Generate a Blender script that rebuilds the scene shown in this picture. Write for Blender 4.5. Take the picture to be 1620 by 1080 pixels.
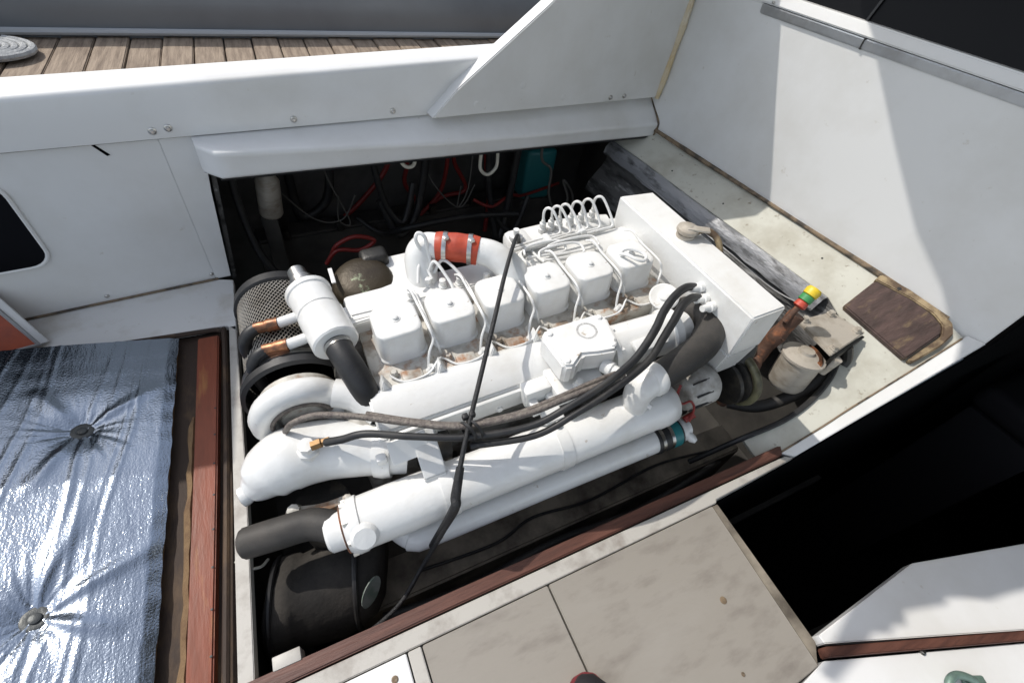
import bpy, bmesh, math, random
from mathutils import Vector, Matrix
random.seed(7)
S = bpy.context.scene
for o in list(bpy.data.objects): bpy.data.objects.remove(o)
C = S.collection
# ---------------------------------------------------------------- camera, sky, sun, exposure
cam = bpy.data.cameras.new('camera'); cam.lens = 16.0; cam.sensor_width = 36; cam.sensor_fit = 'HORIZONTAL'
cam.clip_start = 0.02; cam.clip_end = 600
co = bpy.data.objects.new('camera', cam); C.objects.link(co)
RT = Vector((0.89906, -0.41147, 0.14959)); DN = Vector((-0.21253, -0.70888, -0.67255)); FW = Vector((0.38278, 0.57287, -0.72477))
m = Matrix((( RT.x, -DN.x, -FW.x, 0), (RT.y, -DN.y, -FW.y, 0), (RT.z, -DN.z, -FW.z, 1.0), (0, 0, 0, 1)))
co.matrix_world = m
S.camera = co
LS = Vector((-0.47, 0.45, 0.76)).normalized()            # towards the sun
w = bpy.data.worlds.new('World'); S.world = w; w.use_nodes = True
nt = w.node_tree; bg = nt.nodes['Background']
sky = nt.nodes.new('ShaderNodeTexSky'); sky.sky_type = 'NISHITA'; sky.sun_disc = False
sky.sun_elevation = math.asin(LS.z); sky.sun_rotation = math.atan2(LS.x, LS.y)
sky.air_density = 1.0; sky.dust_density = 1.2; sky.ozone_density = 0.0
hs = nt.nodes.new('ShaderNodeHueSaturation'); hs.inputs['Saturation'].default_value = 0.5
nt.links.new(sky.outputs[0], hs.inputs['Color']); nt.links.new(hs.outputs[0], bg.inputs[0]); bg.inputs[1].default_value = 0.15
sd = bpy.data.lights.new('sun', 'SUN'); sd.energy = 2.15; sd.angle = math.radians(0.53); sd.color = (1, 0.95, 0.88)
so = bpy.data.objects.new('sun', sd); C.objects.link(so); so.rotation_euler = LS.to_track_quat('Z', 'Y').to_euler(); so.location = (0, 0, 6)
S.view_settings.view_transform = 'Standard'; S.view_settings.look = 'None'; S.view_settings.gamma = 1
S.view_settings.use_curve_mapping = False; S.view_settings.exposure = 0.66

# ---------------------------------------------------------------- materials
def mat(name, col, rough=0.5, metal=0.0, var=None, vscale=8.0, vlo=0.45, vhi=0.65, bump=0.0, bscale=60.0, spec=0.5, stretch=(1, 1, 1),
        var2=None, v2scale=3.0, v2lo=0.5, v2hi=0.7, coat=0.0, detail=6):
    M = bpy.data.materials.new(name); M.use_nodes = True
    t = M.node_tree; b = t.nodes['Principled BSDF']
    b.inputs['Base Color'].default_value = (*col, 1); b.inputs['Roughness'].default_value = rough
    b.inputs['Metallic'].default_value = metal; b.inputs['Specular IOR Level'].default_value = spec
    b.inputs['Coat Weight'].default_value = coat
    tc = t.nodes.new('ShaderNodeTexCoord'); mp = t.nodes.new('ShaderNodeMapping'); mp.inputs['Scale'].default_value = stretch
    t.links.new(tc.outputs['Object'], mp.inputs[0])
    def noise(sc, det=detail):
        n = t.nodes.new('ShaderNodeTexNoise'); n.inputs['Scale'].default_value = sc; n.inputs['Detail'].default_value = det
        n.inputs['Roughness'].default_value = 0.62
        t.links.new(mp.outputs[0], n.inputs['Vector']); return n
    cur = None
    for v, sc, lo, hi in ((var, vscale, vlo, vhi), (var2, v2scale, v2lo, v2hi)):
        if v is None: continue
        n = noise(sc); r = t.nodes.new('ShaderNodeMapRange'); r.inputs[1].default_value = lo; r.inputs[2].default_value = hi
        t.links.new(n.outputs['Fac'], r.inputs[0])
        x = t.nodes.new('ShaderNodeMix'); x.data_type = 'RGBA'
        t.links.new(r.outputs[0], x.inputs[0])
        if cur is None: x.inputs[6].default_value = (*col, 1)
        else: t.links.new(cur, x.inputs[6])
        x.inputs[7].default_value = (*v, 1); cur = x.outputs[2]
    if cur is not None: t.links.new(cur, b.inputs['Base Color'])
    if bump > 0:
        n = noise(bscale, 4); bp = t.nodes.new('ShaderNodeBump'); bp.inputs['Strength'].default_value = bump
        bp.inputs['Distance'].default_value = 0.004
        t.links.new(n.outputs['Fac'], bp.inputs['Height']); t.links.new(bp.outputs[0], b.inputs['Normal'])
    return M
M = {}
M['paint'] = mat('white_engine_paint', (0.72, 0.72, 0.70), 0.30, var=(0.64, 0.625, 0.585), vscale=11, vlo=0.48, vhi=0.74, bump=0.22, bscale=55, coat=0.25, var2=(0.34, 0.26, 0.17), v2scale=34, v2lo=0.67, v2hi=0.74)
M['block'] = mat('gap_dark_block_paint', (0.40, 0.38, 0.34), 0.5, var=(0.10, 0.08, 0.06), vscale=10, vlo=0.42, vhi=0.62, bump=0.4, bscale=40)  # darkened so the gaps below the white parts look shaded
M['head'] = mat('grimy_head_paint', (0.50, 0.48, 0.43), 0.5, var=(0.30, 0.14, 0.06), vscale=18, vlo=0.52, vhi=0.64, var2=(0.20, 0.16, 0.12), v2scale=12, v2lo=0.48, v2hi=0.66, bump=0.3, bscale=50)
M['gel'] = mat('white_gelcoat', (0.73, 0.73, 0.72), 0.27, var=(0.63, 0.62, 0.59), vscale=2.6, vlo=0.45, vhi=0.75, bump=0.05, bscale=5, var2=(0.48, 0.44, 0.37), v2scale=26, v2lo=0.67, v2hi=0.80)
M['gel_dirty'] = mat('stained_gelcoat', (0.70, 0.69, 0.665), 0.45, var=(0.50, 0.46, 0.39), vscale=7, vlo=0.52, vhi=0.78, var2=(0.42, 0.36, 0.28), v2scale=40, v2lo=0.66, v2hi=0.8, bump=0.08, bscale=30)
M['cream'] = mat('cream_paint', (0.54, 0.535, 0.47), 0.5, var=(0.36, 0.335, 0.27), vscale=5, vlo=0.46, vhi=0.72, var2=(0.20, 0.16, 0.11), v2scale=38, v2lo=0.62, v2hi=0.74, bump=0.1, bscale=35)
M['floor'] = mat('worn_floor_paint', (0.275, 0.252, 0.218), 0.6, var=(0.19, 0.168, 0.145), vscale=16, vlo=0.5, vhi=0.74, stretch=(0.5, 1.4, 1), var2=(0.29, 0.268, 0.235), v2scale=6, v2lo=0.5, v2hi=0.72, bump=0.15, bscale=60)
M['trim'] = mat('floor_strip_paint', (0.46, 0.44, 0.40), 0.5, var=(0.26, 0.23, 0.20), vscale=14, vlo=0.48, vhi=0.72, bump=0.1)
M['rubber'] = mat('black_rubber', (0.016, 0.016, 0.017), 0.5, var=(0.05, 0.047, 0.042), vscale=12, vlo=0.5, vhi=0.8, bump=0.12, bscale=80)
M['hose_grey'] = mat('dusty_hose_rubber', (0.034, 0.032, 0.030), 0.6, var=(0.075, 0.067, 0.058), vscale=7, vlo=0.46, vhi=0.75, bump=0.25, bscale=70, spec=0.35)
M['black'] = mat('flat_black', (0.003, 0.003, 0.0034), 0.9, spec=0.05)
M['pane'] = mat('black_pane', (0.004, 0.004, 0.005), 0.35, spec=0.12)
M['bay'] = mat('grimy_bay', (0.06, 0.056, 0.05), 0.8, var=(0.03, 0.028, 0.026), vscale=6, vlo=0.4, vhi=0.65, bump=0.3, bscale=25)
M['hull_in'] = mat('shade_dark_hull_side', (0.085, 0.082, 0.078), 0.7, var=(0.03, 0.028, 0.026), vscale=4, vlo=0.45, vhi=0.7, bump=0.25, bscale=20)  # whitish hull side darkened to stand in for the locker shade
M['insul'] = mat('torn_foil_insulation', (0.10, 0.098, 0.095), 0.5, 0.2, var=(0.36, 0.36, 0.35), vscale=9, vlo=0.56, vhi=0.70, var2=(0.02, 0.019, 0.018), v2scale=6, v2lo=0.48, v2hi=0.62, bump=0.9, bscale=30, stretch=(4.0, 0.55, 4.0))
M['redwood'] = mat('varnished_red_wood', (0.225, 0.06, 0.03), 0.4, var=(0.13, 0.04, 0.022), vscale=7, vlo=0.42, vhi=0.7, var2=(0.36, 0.17, 0.055), v2scale=5, v2lo=0.58, v2hi=0.72, bump=0.15, bscale=30, stretch=(3, 0.5, 1), spec=0.25)
M['railwood'] = mat('brown_rail_wood', (0.13, 0.055, 0.038), 0.5, var=(0.07, 0.03, 0.022), vscale=14, vlo=0.4, vhi=0.65, bump=0.3, bscale=45, stretch=(0.4, 4, 3))
M['pad'] = mat('weathered_pad_wood', (0.085, 0.052, 0.045), 0.6, var=(0.045, 0.028, 0.024), vscale=14, vlo=0.4, vhi=0.62, var2=(0.17, 0.12, 0.065), v2scale=19, v2lo=0.56, v2hi=0.72, bump=0.6, bscale=40, stretch=(0.7, 2.2, 1))
M['oldwood'] = mat('flaking_yellow_wood', (0.34, 0.26, 0.15), 0.7, var=(0.10, 0.065, 0.04), vscale=15, vlo=0.42, vhi=0.58, bump=0.6, bscale=40)
M['rot'] = mat('rotten_edge', (0.035, 0.02, 0.012), 0.75, var=(0.10, 0.06, 0.03), vscale=18, vlo=0.5, vhi=0.7, bump=0.7, bscale=40, stretch=(1, 0.4, 1))
M['foam'] = mat('tan_foam', (0.20, 0.125, 0.06), 0.85, var=(0.14, 0.08, 0.04), vscale=22, bump=0.8, bscale=60)
M['seal'] = mat('brown_sealant', (0.20, 0.145, 0.09), 0.6, var=(0.05, 0.04, 0.03), vscale=22, vlo=0.45, vhi=0.6, bump=0.5, bscale=60)
M['yseal'] = mat('yellowed_sealant', (0.58, 0.46, 0.27), 0.5, var=(0.66, 0.60, 0.48), vscale=8, bump=0.3)
M['steel'] = mat('steel', (0.55, 0.54, 0.52), 0.3, 1.0, var=(0.3, 0.28, 0.25), vscale=20, bump=0.1)
M['alu'] = mat('aluminium_track', (0.60, 0.62, 0.64), 0.38, 0.85, var=(0.42, 0.42, 0.42), vscale=6, bump=0.05)
M['copper'] = mat('copper_fitting', (0.42, 0.18, 0.09), 0.42, 0.8, var=(0.13, 0.07, 0.045), vscale=22, vlo=0.45, vhi=0.6, bump=0.3)
M['bronze'] = mat('tarnished_bronze', (0.045, 0.034, 0.020), 0.5, 0.4, var=(0.22, 0.26, 0.17), vscale=17, vlo=0.61, vhi=0.66, var2=(0.03, 0.022, 0.015), v2scale=8, bump=0.4)
M['red_sil'] = mat('red_silicone', (0.46, 0.062, 0.025), 0.45, var=(0.34, 0.045, 0.022), vscale=18, bump=0.2)
M['red_hose'] = mat('red_cable', (0.20, 0.018, 0.015), 0.45, bump=0.1)
M['white_cord'] = mat('white_cord', (0.6, 0.58, 0.5), 0.6, bump=0.3)
M['teal'] = mat('teal_plastic', (0.02, 0.16, 0.17), 0.4, bump=0.1)
M['beige_metal'] = mat('dusty_alloy', (0.44, 0.40, 0.34), 0.5, 0.15, var=(0.24, 0.20, 0.15), vscale=12, vlo=0.48, vhi=0.7, bump=0.25, stretch=(1, 1, 3))
M['rust'] = mat('rusty_iron', (0.09, 0.045, 0.028), 0.75, var=(0.26, 0.10, 0.045), vscale=30, vlo=0.5, vhi=0.66, bump=0.8, bscale=70)
M['dark_iron'] = mat('dark_oily_iron', (0.022, 0.021, 0.019), 0.45, 0.3, var=(0.07, 0.06, 0.045), vscale=16, vlo=0.52, vhi=0.7, bump=0.4)
M['green_rim'] = mat('olive_rim', (0.20, 0.19, 0.11), 0.45, 0.3, var=(0.05, 0.045, 0.03), vscale=14, bump=0.3)
M['yellow'] = mat('yellow_tape', (0.72, 0.52, 0.03), 0.45, bump=0.1)
M['green'] = mat('green_tape', (0.05, 0.26, 0.08), 0.45, bump=0.1)
M['redtape'] = mat('red_tape', (0.50, 0.07, 0.04), 0.5, bump=0.2)
M['braid'] = mat('braided_hose', (0.20, 0.175, 0.15), 0.5, 0.3, var=(0.12, 0.10, 0.09), vscale=90, vlo=0.4, vhi=0.6, bump=0.8, bscale=220)
M['cable'] = mat('black_sleeve', (0.012, 0.012, 0.013), 0.55, bump=0.6, bscale=260)
M['bearer'] = mat('dirty_bearer', (0.27, 0.235, 0.185), 0.7, var=(0.07, 0.058, 0.045), vscale=8, vlo=0.4, vhi=0.66, bump=0.25, bscale=40)
M['plank'] = mat('weathered_plank', (0.31, 0.243, 0.18), 0.8, var=(0.16, 0.118, 0.085), vscale=10, vlo=0.4, vhi=0.65, bump=0.7, bscale=30, stretch=(6, 0.5, 1))
M['hull'] = mat('grey_hull_paint', (0.17, 0.185, 0.20), 0.35, var=(0.145, 0.155, 0.17), vscale=2, bump=0.02)
M['rub'] = mat('pale_rub_strip', (0.42, 0.44, 0.46), 0.5, bump=0.1)
M['rope'] = mat('grey_rope', (0.42, 0.43, 0.43), 0.85, var=(0.28, 0.29, 0.3), vscale=40, bump=1.0, bscale=140)
M['orange'] = mat('orange_red_board', (0.42, 0.075, 0.02), 0.5, var=(0.26, 0.05, 0.02), vscale=8, bump=0.15)
M['grey_frame'] = mat('grey_frame', (0.30, 0.30, 0.30), 0.5, bump=0.1)
M['washer'] = mat('dull_washer', (0.075, 0.08, 0.08), 0.45, 0.5, var=(0.07, 0.07, 0.065), vscale=30, bump=0.3)
M['boot'] = mat('dusty_boot_rubber', (0.030, 0.028, 0.026), 0.85, var=(0.07, 0.063, 0.055), vscale=9, vlo=0.4, vhi=0.72, bump=0.5, bscale=45, spec=0.2)
M['brass'] = mat('dull_brass', (0.24, 0.14, 0.06), 0.5, 0.6, var=(0.10, 0.06, 0.03), vscale=40, bump=0.3)
M['seat'] = mat('shade_black_seat', (0.004, 0.004, 0.005), 0.8, spec=0.1)  # near black stands for the cabin shade on the seat
M['alt'] = mat('dusty_alternator_paint', (0.50, 0.49, 0.46), 0.5, var=(0.22, 0.20, 0.17), vscale=14, vlo=0.45, vhi=0.65, bump=0.3)
M['foil_strip'] = mat('worn_foil_strip', (0.27, 0.275, 0.285), 0.45, 0.3, var=(0.06, 0.06, 0.06), vscale=12, vlo=0.5, vhi=0.68, bump=0.6, bscale=40, stretch=(3, 0.7, 3))
M['verdigris'] = mat('verdigris_brass', (0.16, 0.24, 0.20), 0.5, 0.3, var=(0.09, 0.13, 0.12), vscale=30, bump=0.4)
M['canvas'] = mat('canvas', (0.5, 0.5, 0.48), 0.9)  # cloth of the unseen awning added for shade
M['shoe'] = mat('dark_shoe', (0.012, 0.010, 0.012), 0.6, bump=0.3)
M['shoered'] = mat('dark_red_sole', (0.16, 0.02, 0.025), 0.6)
M['wire_grey'] = mat('grey_cable', (0.10, 0.095, 0.085), 0.6)
M['mesh'] = mat('filter_mesh_metal', (0.58, 0.54, 0.47), 0.4, 0.6, var=(0.4, 0.36, 0.3), vscale=12)
M['sticker'] = mat('pale_sticker', (0.20, 0.22, 0.20), 0.6, var=(0.11, 0.15, 0.12), vscale=30)
M['sea'] = mat('harbour_water', (0.02, 0.035, 0.04), 0.12, bump=0.4, bscale=2)

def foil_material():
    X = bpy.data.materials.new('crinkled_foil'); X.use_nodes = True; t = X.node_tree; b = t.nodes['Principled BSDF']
    b.inputs['Base Color'].default_value = (0.32, 0.365, 0.43, 1); b.inputs['Metallic'].default_value = 1; b.inputs['Roughness'].default_value = 0.24  # blue in the base colour stands in for reflected sky
    tc = t.nodes.new('ShaderNodeTexCoord')
    def chain(scale, vs, det, ro):
        mp = t.nodes.new('ShaderNodeMapping'); mp.inputs['Scale'].default_value = vs; t.links.new(tc.outputs['Object'], mp.inputs[0])
        n = t.nodes.new('ShaderNodeTexNoise'); n.inputs['Scale'].default_value = scale; n.inputs['Detail'].default_value = det; n.inputs['Roughness'].default_value = ro
        t.links.new(mp.outputs[0], n.inputs['Vector']); return n
    n1 = chain(34, (1, 0.22, 1), 6, 0.65); n2 = chain(260, (1, 1, 1), 2, 0.5)
    b1 = t.nodes.new('ShaderNodeBump'); b1.inputs['Strength'].default_value = 0.35; b1.inputs['Distance'].default_value = 0.006
    b2 = t.nodes.new('ShaderNodeBump'); b2.inputs['Strength'].default_value = 0.3; b2.inputs['Distance'].default_value = 0.002
    t.links.new(n1.outputs['Fac'], b1.inputs['Height']); t.links.new(n2.outputs['Fac'], b2.inputs['Height'])
    t.links.new(b1.outputs[0], b2.inputs['Normal']); t.links.new(b2.outputs[0], b.inputs['Normal'])
    n3 = chain(6, (1, 1, 1), 4, 0.6); r = t.nodes.new('ShaderNodeMapRange'); r.inputs[1].default_value = 0.35; r.inputs[2].default_value = 0.7
    r.inputs[3].default_value = 0.13; r.inputs[4].default_value = 0.27
    t.links.new(n3.outputs['Fac'], r.inputs[0]); t.links.new(r.outputs[0], b.inputs['Roughness'])
    return X
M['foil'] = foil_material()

# ---------------------------------------------------------------- mesh helpers
def obj(name, bm, material, parent=None, smooth=40, label=None, category=None, group=None, kind=None):
    bmesh.ops.remove_doubles(bm, verts=bm.verts, dist=1e-6)
    bmesh.ops.recalc_face_normals(bm, faces=bm.faces)
    me = bpy.data.meshes.new(name); bm.to_mesh(me); bm.free()
    if material: me.materials.append(M[material])
    if smooth:
        for p in me.polygons: p.use_smooth = True
        me.set_sharp_from_angle(angle=math.radians(smooth))
    o = bpy.data.objects.new(name, me); C.objects.link(o)
    if parent: o.parent = parent
    if label: o['label'] = label
    if category: o['category'] = category
    if group: o['group'] = group
    if kind: o['kind'] = kind
    return o
def thing(name, label, category, loc=(0, 0, 0), group=None, kind=None):
    o = bpy.data.objects.new(name, None); C.objects.link(o); o.location = loc; o.empty_display_size = 0.05
    if label: o['label'] = label
    if category: o['category'] = category
    if group: o['group'] = group
    if kind: o['kind'] = kind
    return o
V3 = lambda *a: Vector(a)
def frame(d):
    d = Vector(d).normalized(); a = Vector((0, 0, 1)) if abs(d.z) < 0.9 else Vector((1, 0, 0))
    x = d.cross(a).normalized(); return d, x, d.cross(x)
def add_box(bm, c, size, bev=0.0, seg=2, rot=None):
    t = bmesh.new(); bmesh.ops.create_cube(t, size=1.0)
    for v in t.verts: v.co = Vector((v.co.x * size[0], v.co.y * size[1], v.co.z * size[2]))
    if bev: bmesh.ops.bevel(t, geom=t.edges[:], offset=bev, segments=seg, affect='EDGES', profile=0.5)
    mt = Matrix.Translation(c)
    if rot is not None: mt = mt @ rot
    bmesh.ops.transform(t, matrix=mt, verts=t.verts); merge(bm, t)
def merge(bm, t):
    mp = {v: bm.verts.new(v.co) for v in t.verts}
    for f in t.faces:
        try: bm.faces.new([mp[v] for v in f.verts])
        except ValueError: pass
    t.free()
def box(c, size, bev=0.0, seg=2, rot=None):
    bm = bmesh.new(); add_box(bm, Vector(c), size, bev, seg, rot); return bm
def spline(pts, n=8):
    P = [Vector(p) for p in pts]
    if len(P) < 3: return P
    out = []
    for i in range(len(P) - 1):
        a = P[max(i - 1, 0)]; b = P[i]; c = P[i + 1]; d = P[min(i + 2, len(P) - 1)]
        for k in range(n):
            t = k / n
            out.append(0.5 * ((2 * b) + (c - a) * t + (2 * a - 5 * b + 4 * c - d) * t * t + (3 * b - a - 3 * c + d) * t ** 3))
    out.append(P[-1]); return out
def add_tube(bm, pts, r, seg=12, n=8, curve=True, cap=True):
    P = spline(pts, n) if curve else [Vector(p) for p in pts]
    k = len(P); R = r if isinstance(r, (list, tuple)) else [r, r]
    def rad(i):
        f = i / (k - 1) * (len(R) - 1); a = int(min(f, len(R) - 2)); return R[a] + (R[a + 1] - R[a]) * (f - a)
    T = [(P[min(i + 1, k - 1)] - P[max(i - 1, 0)]).normalized() for i in range(k)]
    d, x, y = frame(T[0]); rings = []
    for i in range(k):
        x = (x - T[i] * x.dot(T[i])).normalized(); y = T[i].cross(x)
        rings.append([bm.verts.new(P[i] + (x * math.cos(2 * math.pi * j / seg) + y * math.sin(2 * math.pi * j / seg)) * rad(i)) for j in range(seg)])
    for i in range(k - 1):
        for j in range(seg):
            bm.faces.new((rings[i][j], rings[i][(j + 1) % seg], rings[i + 1][(j + 1) % seg], rings[i + 1][j]))
    if cap: bm.faces.new(rings[0][::-1]); bm.faces.new(rings[-1])
def tube(pts, r, seg=12, n=8, curve=True, cap=True):
    bm = bmesh.new(); add_tube(bm, pts, r, seg, n, curve, cap); return bm
def add_lathe(bm, p0, axis, prof, seg=28, cap=True):
    d, x, y = frame(axis); p0 = Vector(p0); rings = []
    for (h, r) in prof:
        rings.append([bm.verts.new(p0 + d * h + (x * math.cos(2 * math.pi * j / seg) + y * math.sin(2 * math.pi * j / seg)) * max(r, 1e-4)) for j in range(seg)])
    for a, b in zip(rings, rings[1:]):
        for j in range(seg): bm.faces.new((a[j], a[(j + 1) % seg], b[(j + 1) % seg], b[j]))
    if cap: bm.faces.new(rings[0][::-1]); bm.faces.new(rings[-1])
def lathe(p0, axis, prof, seg=28, cap=True):
    bm = bmesh.new(); add_lathe(bm, p0, axis, prof, seg, cap); return bm
def add_prism(bm, poly, vec, bev=0.0, seg=2):
    t = bmesh.new(); vec = Vector(vec)
    a = [t.verts.new(Vector(p)) for p in poly]; b = [t.verts.new(Vector(p) + vec) for p in poly]
    t.faces.new(a); t.faces.new(b[::-1]); n = len(a)
    for i in range(n): t.faces.new((a[i], b[i], b[(i + 1) % n], a[(i + 1) % n]))
    bmesh.ops.recalc_face_normals(t, faces=t.faces)
    if bev: bmesh.ops.bevel(t, geom=t.edges[:], offset=bev, segments=seg, affect='EDGES')
    merge(bm, t)
def prism(poly, vec, bev=0.0, seg=2):
    bm = bmesh.new(); add_prism(bm, poly, vec, bev, seg); return bm
def torus(c, axis, R, r, seg=32, ts=10):
    d, x, y = frame(axis); c = Vector(c); bm = bmesh.new(); rings = []
    for i in range(seg):
        a = 2 * math.pi * i / seg; e = x * math.cos(a) + y * math.sin(a)
        rings.append([bm.verts.new(c + e * (R + r * math.cos(2 * math.pi * j / ts)) + d * r * math.sin(2 * math.pi * j / ts)) for j in range(ts)])
    for i in range(seg):
        A = rings[i]; B = rings[(i + 1) % seg]
        for j in range(ts): bm.faces.new((A[j], A[(j + 1) % ts], B[(j + 1) % ts], B[j]))
    return bm
def bolt_bm(p, axis, r, h):
    bm = bmesh.new(); add_lathe(bm, p, axis, [(-0.002, r), (h * 0.3, r), (h * 0.35, r * 0.62), (h, r * 0.55), (h, 0.0)], 6 if r < 0.006 else 8); return bm
def flat(pts, z0, th, bev=0.0): return prism([(x, y, z0) for x, y in pts], (0, 0, -th), bev)

# ---------------------------------------------------------------- frames of the boat
WO = Vector((-0.231, 1.287, 0)); WT = Vector((0.99, 0.1436, 0)); WN = Vector((0.1436, -0.99, 0))      # side wall: along, towards the cockpit
def W(s, o, z): return WO + WT * s + WN * o + Vector((0, 0, z))
def Bk(y, z, o=0.0): return Vector((1.64 - 0.19 * (y - 0.28) - o * 0.982, y - o * 0.187, z))         # forward bulkhead
SA, SB, SC = Vector((1.078, 0.197, 0)), Vector((1.64, 0.28, 0.285)), Vector((1.43, 1.5, 0.322))
SN = (SB - SA).cross(SC - SA).normalized()
def Sl(x, y, o=0.0):                                                                                    # sloped front ledge
    z = SA.z - (SN.x * (x - SA.x) + SN.y * (y - SA.y)) / SN.z
    return Vector((x, y, z)) + SN * o

# ---------------------------------------------------------------- large structure
sea = obj('water', flat([(-300, -300), (300, -300), (300, 300), (-300, 300)], -1.2, 0.05), 'sea', kind='structure', smooth=0)

# engine bay: the dark pit below the deck and the locker under the side deck
bay = thing('engine_bay', None, None, kind='structure')
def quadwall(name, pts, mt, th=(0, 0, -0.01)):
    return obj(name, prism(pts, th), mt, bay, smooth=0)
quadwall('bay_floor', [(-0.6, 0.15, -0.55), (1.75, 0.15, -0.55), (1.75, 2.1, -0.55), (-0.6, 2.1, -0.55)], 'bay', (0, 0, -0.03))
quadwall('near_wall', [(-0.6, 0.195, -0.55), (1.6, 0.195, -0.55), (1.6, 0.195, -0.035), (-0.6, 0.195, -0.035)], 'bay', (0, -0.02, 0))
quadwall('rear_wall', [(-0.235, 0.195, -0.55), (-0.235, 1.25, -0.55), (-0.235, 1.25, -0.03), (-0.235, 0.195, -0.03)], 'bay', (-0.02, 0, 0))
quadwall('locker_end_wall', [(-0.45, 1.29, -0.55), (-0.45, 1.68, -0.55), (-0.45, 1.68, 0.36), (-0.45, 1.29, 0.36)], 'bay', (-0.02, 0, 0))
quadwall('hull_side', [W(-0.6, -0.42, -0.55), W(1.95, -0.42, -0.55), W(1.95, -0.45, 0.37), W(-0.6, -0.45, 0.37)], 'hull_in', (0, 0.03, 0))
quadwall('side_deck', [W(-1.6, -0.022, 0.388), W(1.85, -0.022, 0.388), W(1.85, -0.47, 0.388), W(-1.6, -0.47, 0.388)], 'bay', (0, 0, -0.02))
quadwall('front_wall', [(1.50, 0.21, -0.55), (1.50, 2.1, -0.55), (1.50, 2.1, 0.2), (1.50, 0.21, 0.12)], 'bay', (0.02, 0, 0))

# side wall with its surround, window and screws
wall = thing('side_wall', 'white cockpit side panel with a dark rounded window, left of the engine opening', 'wall panel', W(-0.6, 0, 0))
def rel(o, p): o.parent = p; o.matrix_parent_inverse = Matrix.Translation(-p.location); return o
rel(obj('panel', prism([W(-1.6, 0, 0.002), W(-0.0055, 0, 0.002), W(-0.0055, 0, 0.43), W(-1.6, 0, 0.43)], -WN * 0.02, 0.0015), 'gel'), wall)
rel(obj('surround_panel', prism([W(-0.0052, 0.0025, 0.002), W(0.034, 0.004, 0.002), W(0.062, 0.004, 0.28), W(0.075, 0.004, 0.37), W(0.075, 0.004, 0.428), W(-0.0052, 0.0025, 0.428)], -WN * 0.02, 0.0008), 'gel'), wall)
win = []
for cx, cz, a0 in ((-0.358, 0.325, 0), (-0.90, 0.325, 90), (-0.90, 0.194, 180), (-0.358, 0.194, 270)):
    for k in range(7):
        a = math.radians(a0 + 15 * k); win.append((cx + 0.042 * math.cos(a), cz + 0.042 * math.sin(a)))
rel(obj('window_pane', prism([W(a, 0.005, b) for a, b in win], -WN * 0.008, 0.001), 'pane'), wall)
rel(obj('window_gasket', tube([W(a + (0.003 if a > -0.6 else -0.003), 0.002, b + (0.003 if b > 0.26 else -0.003)) for a, b in win + win[:1]], 0.005, 8, curve=False, cap=False), 'gel'), wall)
for s, z in ((-0.262, 0.022), (-0.012, 0.020)):
    rel(obj('screw', lathe(W(s, -0.002, z), WN, [(0, 0.0055), (0.004, 0.0055), (0.0055, 0.0035), (0.0055, 0)], 10), 'steel'), wall)
rel(obj('drain_slot', prism([W(-0.132, 0.002, 0.425), W(-0.126, 0.002, 0.425), W(-0.106, 0.002, 0.398), W(-0.112, 0.002, 0.396)], -WN * 0.006), 'black', smooth=0), wall)
rel(obj('base_sealant', tube([W(-1.2, 0.001, 0.003), W(-0.7, 0.002, 0.003), W(-0.42, 0.001, 0.004), W(-0.2, 0.003, 0.003), W(0.0, 0.006, 0.003)], 0.0035, 6), 'seal'), wall)

jamb = obj('insulation_strip', None or prism([W(0.036, -0.02, -0.03), W(0.036, -0.11, -0.03), W(0.072, -0.11, 0.34), W(0.078, -0.02, 0.345)], WT * 0.012, 0.002), 'insul', label='black speckled insulation strip down the left edge of the engine opening', category='insulation')

# coaming with bolts
coam = thing('coaming', 'long white moulded coaming with bolt heads between the cockpit and the dock', 'coaming', W(0, 0, 0.43))
bm = bmesh.new(); rings = []
for i in range(41):
    s = -1.7 + 3.37 * i / 40; zt = 0.542 + 0.0417 * s
    prof = [(0.012, 0.428), (0.013, zt - 0.012), (0.010, zt - 0.004), (0.002, zt), (-0.078, zt + 0.004), (-0.088, zt), (-0.095, zt - 0.012), (-0.10, 0.392), (-0.07, 0.392), (-0.06, 0.428)]
    rings.append([bm.verts.new(W(s, o, z)) for o, z in prof])
for a, b in zip(rings, rings[1:]):
    for j in range(len(a)): bm.faces.new((a[j], a[(j + 1) % len(a)], b[(j + 1) % len(a)], b[j]))
bm.faces.new(rings[0]); bm.faces.new(rings[-1][::-1])
rel(obj('coaming_moulding', bm, 'gel', smooth=50), coam)
def head_bolt(p, parent, off):
    d = WN; bm = bmesh.new()
    add_lathe(bm, p, d, [(-0.002, 0.0085), (0.0015, 0.0085), (0.003, 0.006), (0.003, 0.0055)], 14)
    add_lathe(bm, p, d, [(0.001, 0.0055), (0.006, 0.0052), (0.008, 0.0035), (0.008, 0)], 6)
    rel(obj('bolt', bm, 'steel'), parent)
for s, z in ((-0.010, 0.447), (0.022, 0.451), (0.297, 0.447), (0.567, 0.447)): head_bolt(W(s, 0.0125, z), coam, 0)
rel(obj('coaming_joint', tube([W(-1.6, 0.006, 0.4265), W(-0.5, 0.007, 0.4265), W(0.075, 0.006, 0.4265)], 0.0016, 6), 'seal'), coam)

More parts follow.
